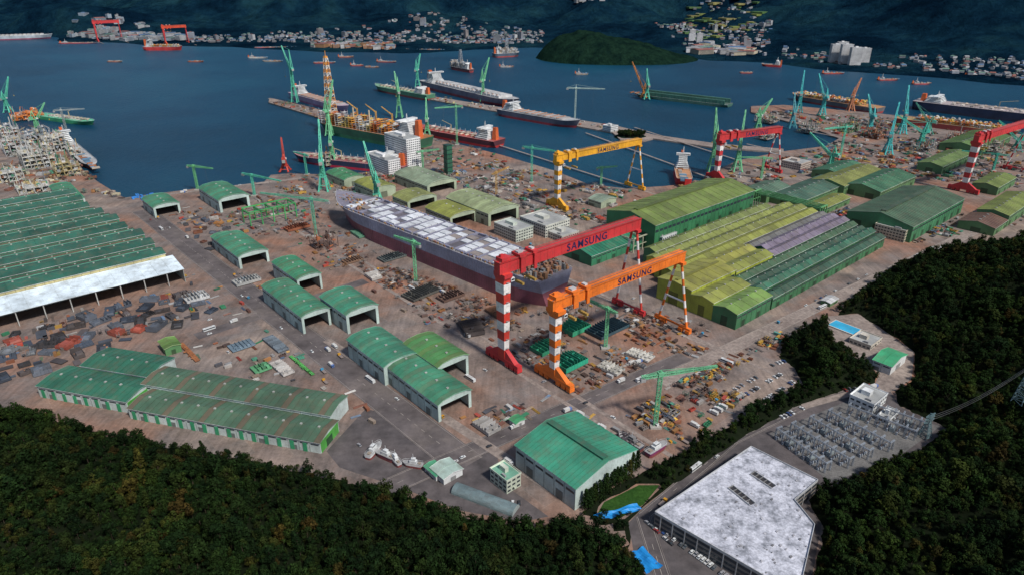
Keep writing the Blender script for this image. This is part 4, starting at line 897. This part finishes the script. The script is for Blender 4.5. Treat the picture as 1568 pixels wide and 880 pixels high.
for a in [(880,505,24,18,9,UA,(.03,.30,.16)),(835,535,22,16,7,UA,(.03,.28,.15)),(872,558,26,18,9,UA,(.02,.30,.18)),(930,505,38,20,6,UA,(.03,.07,.09)),(645,450,36,20,5,UA+.1,(.10,.10,.09)),(722,505,26,18,8,UA+1.2,(.06,.05,.05)),
          (980,545,22,12,4,UA+1.7,(.55,.54,.50)),(935,566,20,12,5,UA+1.7,(.50,.49,.45)),(600,395,30,16,4,UA,(.10,.12,.12)),(572,425,18,12,6,UA+1.5,(.55,.53,.5)),(378,432,26,14,6,UA,(.42,.43,.42)),(300,457,22,18,6,UA,(.44,.45,.45)),
          (745,655,18,12,6,UA+1.6,(.38,.37,.36)),(370,530,20,14,3,UA,(.14,.20,.25)),(422,528,32,10,4,UA+1.6,(.16,.2,.24)),(432,565,26,10,4,UA+1.6,(.50,.48,.46)),(462,560,40,3,2,UA+1.6,(.1,.4,.1)),(455,350,30,14,6,UA,(.3,.1,.05)),
          (400,565,14,12,4,UA,(.1,.3,.15)),(290,540,40,4,2.5,UA+1.6,(.3,.12,.05)),(550,360,26,12,5,UA+1.5,(.12,.3,.2)),(960,680,20,12,6,UA+1.5,(.06,.05,.06)),(690,455,26,14,5,UA,(.15,.09,.07)),(760,480,22,12,5,UA+1.5,(.2,.1,.06)),(540,400,22,12,4,UA,(.2,.12,.08))]:
    bigblock(*a)
# ------------------------------------------------------------ clutter fields
def clutter(name,poly,n,kinds,pal,size=(2,6),seed=1,pad=0,space=0):
    random.seed(seed); P=[G(*p) for p in poly]; xs=[p[0] for p in P]; ys=[p[1] for p in P]; mb=MB(); cnt=0; placed=[]
    XX=np.random.uniform(min(xs),max(xs),n*16); YY=np.random.uniform(min(ys),max(ys),n*16); ok=inpoly(XX,YY,P)
    cn=vnoise(XX,YY,30,seed+5)
    if not space: ok&=(cn>.46)|(np.random.rand(len(XX))<.12)
    for x,y in zip(XX[ok],YY[ok]):
        if cnt>=n: break
        if blocked(x,y,pad): continue
        if space:
            if any((x-a)**2+(y-b)**2<space*space for a,b in placed): continue
            placed.append((x,y)); FOOT.append((x,y,0,space*.4,space*.4))
        cnt+=1; mb.at(x,y,0,UA+random.choice((0,math.pi/2))+random.gauss(0,.12 if size[1]<9 else .4)); k=random.choice(kinds); s=U(*size); c=J(random.choice(pal),.35)
        if k=='block':
            l,w,h=s*U(1.1,1.8),s*U(.7,1.1),s*U(.2,.5); mb.box(-l/2,l/2,-w/2,w/2,.4,.7,c); m=5 if s>6 else 3
            for i in range(m+1): xx=-l/2+l*i/m; mb.box(xx-.12,xx+.12,-w/2,w/2,.7,.7+h*U(.4,1.1),J(c,.2))
            for yy in (-w/2,w/2-.2,0): mb.box(-l/2,l/2,yy,yy+.2,.7,.7+h*U(.4,1),J(c,.2))
            if s>6:
                mb.hexa([(-l*.5,-w*.5,.7),(0,-w*.5,.7),(0,w*.3,.7),(-l*.5,w*.3,.7),(-l*.4,-w*.4,h*1.1),(-l*.1,-w*.4,h*1.2),(-l*.1,w*.2,h*1.2),(-l*.4,w*.2,h*1.0)],J(c,.2))
                for _ in range(3): xx,yy=U(-.4,.3)*l,U(-.4,.3)*w; mb.box(xx,xx+U(1,3),yy,yy+U(1,2),.7,h*U(.6,1.3),J(random.choice([c,c,(.3,.15,.08)]),.4))
        elif k=='plate':
            for i in range(3): mb.box(-s*.7+U(-.3,.3),s*.7,-s*.35,s*.35+U(-.3,.3),.1+i*.35,.35+i*.35,J(c,.15))
        elif k=='frame':
            w=s*.5;h=s*U(.5,1.1)
            for sx in(-w,w):
                for sy in(-w*.6,w*.6): mb.beam((sx,sy,0),(sx,sy,h),.18,c)
                mb.beam((sx,-w*.6,h),(sx,w*.6,h),.18,c); mb.beam((sx,-w*.6,0),(sx,w*.6,h),.14,c)
            for sy in(-w*.6,w*.6): mb.beam((-w,sy,h),(w,sy,h),.18,c); mb.beam((-w,sy,h*.5),(w,sy,h*.5),.16,c)
            mb.box(-w*.8,w*.5,-w*.5,w*.5,h*.5,h*.5+.12,(c[0]*.3,c[1]*.3,c[2]*.3))
        elif k=='pipe':
            for i in range(4): mb.beam((-s,i*.6-1,.4),(s,i*.6-1,.4),.5,J(c,.2),None,6)
        elif k=='box':
            mb.box(-3,3,-1.2,1.2,.1,2.6,c); 
            for i in range(7): mb.box(-2.8+i*.9,-2.7+i*.9,-1.26,1.26,.2,2.5,J(c,.1))
        elif k=='beam':
            for i in range(3): mb.box(-s*1.3,s*1.3,i*.8,i*.8+.35,.2,.6,J(c,.2))
        elif k=='drum':
            mb.beam((0,0,0),(0,0,s*.5),s*.6,c,None,10); mb.beam((s*.6,.3,0),(s*.6,.3,s*.4),s*.45,J(c,.3),None,10)
    mb.at(); mb.obj(name); 
RUST=[(.22,.08,.04),(.16,.07,.05),(.10,.065,.055),(.32,.15,.05),(.24,.19,.15),(.07,.07,.08),(.30,.28,.26),(.14,.12,.11)]
MIXP=RUST+[(.06,.22,.15),(.10,.16,.25),(.45,.44,.42),(.03,.18,.09),(.38,.06,.04),(.42,.25,.05),(.2,.2,.2),(.3,.3,.3)]
DARK=[(.045,.06,.085),(.06,.075,.10),(.09,.105,.13),(.045,.045,.05),(.07,.06,.06)]
clutter('steel_hull_parts',[(0,520),(60,505),(240,455),(320,455),(330,480),(210,520),(120,560),(0,585)],62,['block','block','block','plate'],DARK+DARK+[(.20,.22,.24),(.25,.06,.04)],(7,12),11,0,13)
clutter('steel_hull_parts',[(0,500),(280,445),(340,470),(150,540),(0,590)],90,['frame','plate','box','beam'],MIXP+DARK,(2,5),12)
clutter('steel_hull_parts',[(225,340),(330,330),(380,380),(300,390),(250,360)],26,['block','plate'],DARK+RUST,(5,9),31,0,11)
clutter('yard_materials',[(230,345),(300,310),(460,290),(520,350),(600,400),(740,470),(700,520),(600,470),(480,400),(360,350),(300,345)],430,['plate','frame','pipe','box','beam','block','drum'],RUST+RUST+MIXP,(1.5,5),13)
clutter('yard_materials',[(520,380),(740,455),(800,500),(740,530),(560,420)],380,['frame','plate','beam','frame','pipe'],RUST,(1.5,4),14,4)
clutter('yard_materials',[(790,460),(1000,470),(1150,520),(1150,560),(1090,590),(960,600),(870,600),(780,540)],520,['frame','plate','beam','pipe','block','box','plate'],RUST+RUST+[(.45,.25,.05),(.3,.3,.3)],(1.5,4.5),15)
clutter('scaffold_materials',[(1040,600),(1160,545),(1215,520),(1180,500),(1090,540),(960,640),(1040,680)],240,['frame','box','pipe','beam','plate'],RUST+[(.5,.3,.04),(.5,.3,.04),(.1,.3,.25)],(1.5,4.5),16)
clutter('yard_materials',[(640,262),(760,245),(860,275),(1000,300),(960,340),(880,345),(780,320),(640,275)],620,['frame','block','plate','box','pipe','block'],MIXP+[(.42,.38,.34),(.45,.42,.40),(.4,.36,.3)],(2.5,8),17)
clutter('yard_materials',[(1040,290),(1100,268),(1210,240),(1300,215),(1250,195),(1160,170),(1350,180),(1568,215),(1700,250),(1700,290),(1480,285),(1300,265),(1150,290)],1500,['frame','block','plate','box','pipe','block','drum'],MIXP+[(.4,.26,.1),(.4,.35,.28)],(3,10),18)
clutter('quay_materials',[(411,157),(413,150),(470,163),(560,186),(640,202),(770,238),(700,262),(600,240),(600,214)],260,['frame','block','box','plate'],MIXP+[(.45,.25,.1)],(3,8),19)
clutter('quay_materials',[(0,205),(98,218),(150,282),(190,305),(100,292),(0,292)],420,['frame','block','box','plate'],P1+RUST,(3,9),20)
clutter('quay_materials',[(652,147),(945,194),(938,200),(640,150)],120,['frame','box','plate'],[(.4,.38,.35),(.4,.12,.06),(.3,.3,.3),(.45,.38,.2)],(3,7),21)
clutter('quay_materials',[(410,285),(440,268),(530,270),(590,262),(640,262),(560,300),(470,300)],170,['frame','box','plate','block'],MIXP,(2,7),22)
clutter('yard_materials',[(190,440),(330,400),(420,440),(520,520),(640,640),(760,720),(640,690),(500,620),(420,590),(300,560),(250,530),(400,520)],70,['plate','box','pipe','beam','block'],MIXP,(2,5),23)
clutter('yard_materials',[(700,640),(840,600),(1000,690),(960,700),(860,640),(760,650)],45,['box','pipe','beam','plate'],MIXP,(2,5),24)
clutter('yard_materials',[(1130,300),(1480,330),(1600,300),(1560,345),(1400,372),(1300,340)],260,['box','block','plate','beam'],MIXP,(2,7),25)
clutter('yard_materials',[(960,640),(1060,600),(1150,600),(1100,640),(1040,680),(980,670)],90,['box','frame','plate','block','beam'],MIXP,(2,6),27)
clutter('blue_crates',[(190,303),(235,295),(262,305),(215,312)],30,['box'],[(.02,.15,.5),(.03,.2,.55)],(2,4),26)
# ------------------------------------------------------------ far town
def town(name,poly,n,hr=(4,12),pal=None,sz=(9,26),seed=1,tall=0):
    random.seed(seed); P=[G(*p) for p in poly]; xs=[p[0] for p in P]; ys=[p[1] for p in P]; mb=MB()
    XX=np.random.uniform(min(xs),max(xs),n*9); YY=np.random.uniform(min(ys),max(ys),n*9); ok=inpoly(XX,YY,P)&((vnoise(XX,YY,140,seed)>.45)|(np.random.rand(len(XX))<.15)); XX=XX[ok][:n]; YY=YY[ok][:n]; ZZ=mount(XX,YY)
    for x,y,z in zip(XX,YY,ZZ):
        if z<0: continue
        mb.at(x,y,z-3,U(0,3.14)); w=U(*sz)/2; d=w*U(.5,1); h=U(*hr)+3
        if R()<tall: h=U(20,38); w=14; d=7
        c=J(random.choice(pal),.35); rc=J(random.choice([(.22,.22,.22),(.22,.08,.06),(.06,.12,.22),(.26,.26,.27),(.1,.18,.14)]),.3)
        mb.box(-w,w,-d,d,0,h,c)
        for zz in np.arange(4,h-1,3.2): mb.box(-w*.9,w*.9,-d-.12,-d-.01,zz,zz+1.3,(.08,.08,.10))
        if h<14 or w>22: mb.face([(-w-.5,-d-.5,h),(w+.5,-d-.5,h),(w+.5,0,h+2.5),(-w-.5,0,h+2.5)],rc); mb.face([(-w-.5,0,h+2.5),(w+.5,0,h+2.5),(w+.5,d+.5,h),(-w-.5,d+.5,h)],rc)
        else: mb.box(-w*.3,w*.3,-d*.4,d*.4,h,h+3,rc)
    mb.at(); mb.obj(name)
TP=[(.22,.24,.27),(.29,.30,.32),(.22,.20,.20),(.29,.32,.37),(.14,.15,.17),(.38,.39,.41)]
town('distant_town',[(285,66),(830,69),(830,52),(640,50),(480,55),(300,58)],520,(3,8),TP,(9,22),1,.015)
town('distant_town',[(105,60),(290,66),(290,57),(210,50),(105,52)],90,(5,20),[(.22,.27,.32),(.3,.33,.36),(.26,.27,.28)],(20,60),2)
town('distant_town',[(1040,76),(1075,86),(1170,89),(1180,62),(1060,50),(1000,55)],170,(3,9),TP,(10,22),3,.03)
town('distant_industrial_sheds',[(1045,77),(1080,87),(1170,90),(1175,80),(1090,72)],26,(9,16),[(.5,.5,.5),(.45,.4,.3),(.55,.56,.58)],(40,70),33)
town('distant_town',[(1180,88),(1260,100),(1420,111),(1568,124),(1640,128),(1640,105),(1400,95),(1200,80)],180,(3,8),TP+[(.2,.2,.2)],(9,20),4,.01)
town('distant_town',[(870,36),(930,40),(950,48),(900,47)],22,(8,18),[(.45,.45,.45)],(14,30),5,.2)
town('distant_town',[(1060,36),(1150,46),(1150,60),(1060,50)],40,(4,8),TP,(10,26),6)
town('distant_town',[(470,74),(600,77),(600,70),(480,68)],70,(5,14),[(.3,.1,.06),(.38,.2,.1),(.35,.35,.35)],(16,50),7)
mb=MB()
for _ in range(70):
    p=G(U(1050,1160),U(40,66)); z=float(mount(np.array([p[0]]),np.array([p[1]]))[0]); mb.at(p[0],p[1],z+.5,U(0,.8)); a,b=U(15,45),U(12,35); mb.box(-a,a,-b,b,-8,.3,J(random.choice([(.16,.20,.04),(.07,.15,.04),(.22,.2,.07)]),.2))
mb.obj('terraced_fields')
for (px,py,w,h) in [(1270,98,24,62),(1285,100,24,66),(1300,102,24,60),(1315,98,22,48),(1280,92,22,60),(1055,66,16,44),(1066,70,16,40)]:
    x,y=G(px,py); z=float(mount(np.array([x]),np.array([y]))[0]); block('apartment_building',None,None,None,int(h/3.2),3.2,(.6,.6,.61),UA-.7,z=z-1,xy=(x,y,w*1.6,w*.7))
def pylon(px,py,H,z):
    x,y=G(px,py,z); mb=MB(); g=(.12,.2,.22); mb.lattice((0,0,0),(0,0,H*.62),7,2.4,8,g,.3); mb.lattice((0,0,H*.62),(0,0,H),2.4,.7,6,g,.25)
    for zz in (.66,.78,.9): 
        for s in (-1,1): mb.lattice((0,0,H*zz),(s*(8-zz*3),0,H*zz+.5),1.6,.3,4,g,.18)
    mb.obj('transmission_pylon',(x,y,z),.5); return Vector((x,y,z+H*.78))
p1=pylon(1560,615,38,35); p2=pylon(1415,668,20,0)
mb=MB()
for off in (-5,0,5):
    pr=None
    for i in range(13):
        t=i/12; q=p1.lerp(p2,t)+Vector((off*.6,off*.6,-5*math.sin(t*math.pi)))
        if pr is not None: mb.beam(pr,q,.12,(.2,.2,.2))
        pr=q
mb.obj('power_line')
def lamp(x,y,a):
    mb=MB(); mb.beam((0,0,0),(0,0,9),.25,(.5,.5,.5),.15,6); mb.beam((0,0,9),(1.8,0,9.4),.14,(.5,.5,.5)); mb.box(1.6,2.4,-.2,.2,9.3,9.5,(.6,.6,.6)); mb.obj('street_lamp',(x,y,0),a)
for i in range(12):
    t=i/12; a=Vector(G(1010,585)).lerp(Vector(G(1600,302)),t); lamp(a.x+6,a.y-7,UA+1.57)
for i in range(16):
    p=G(896+i*5.4+U(-2,2),780-i*4.2+U(-4,4)); o=tree('conifer_tree',500+i,True); sc.collection.objects.link(o); o.location=(p[0],p[1],0); s=U(1.1,1.6); o.scale=(s,s,s)
# ------------------------------------------------------------ light, world, camera
sd=Vector((.45,-.50,.80)).normalized(); el=math.asin(sd.z); az=math.atan2(sd.x,sd.y)
w=bpy.data.worlds.new('World'); sc.world=w; w.use_nodes=True; nt=w.node_tree; sky=nt.nodes.new('ShaderNodeTexSky'); sky.sky_type='NISHITA'; sky.sun_disc=False; sky.sun_elevation=el; sky.sun_rotation=az
nt.links.new(sky.outputs[0],nt.nodes['Background'].inputs[0]); nt.nodes['Background'].inputs[1].default_value=.10
l=bpy.data.lights.new('sun','SUN'); l.energy=4.2; l.angle=math.radians(6); l.color=(1,.95,.88); lo=bpy.data.objects.new('sun',l); sc.collection.objects.link(lo); lo.rotation_euler=sd.to_track_quat('Z','Y').to_euler()
cam=bpy.data.cameras.new('camera'); cam.sensor_width=36; cam.lens=36*F/1568; cam.clip_end=60000; cam.clip_start=1; co=bpy.data.objects.new('camera',cam); sc.collection.objects.link(co)
co.location=(0,0,CH); co.rotation_euler=(math.pi/2-PT,0,0); sc.camera=co
sc.view_settings.view_transform='Standard'; sc.view_settings.look='None'; sc.view_settings.exposure=0
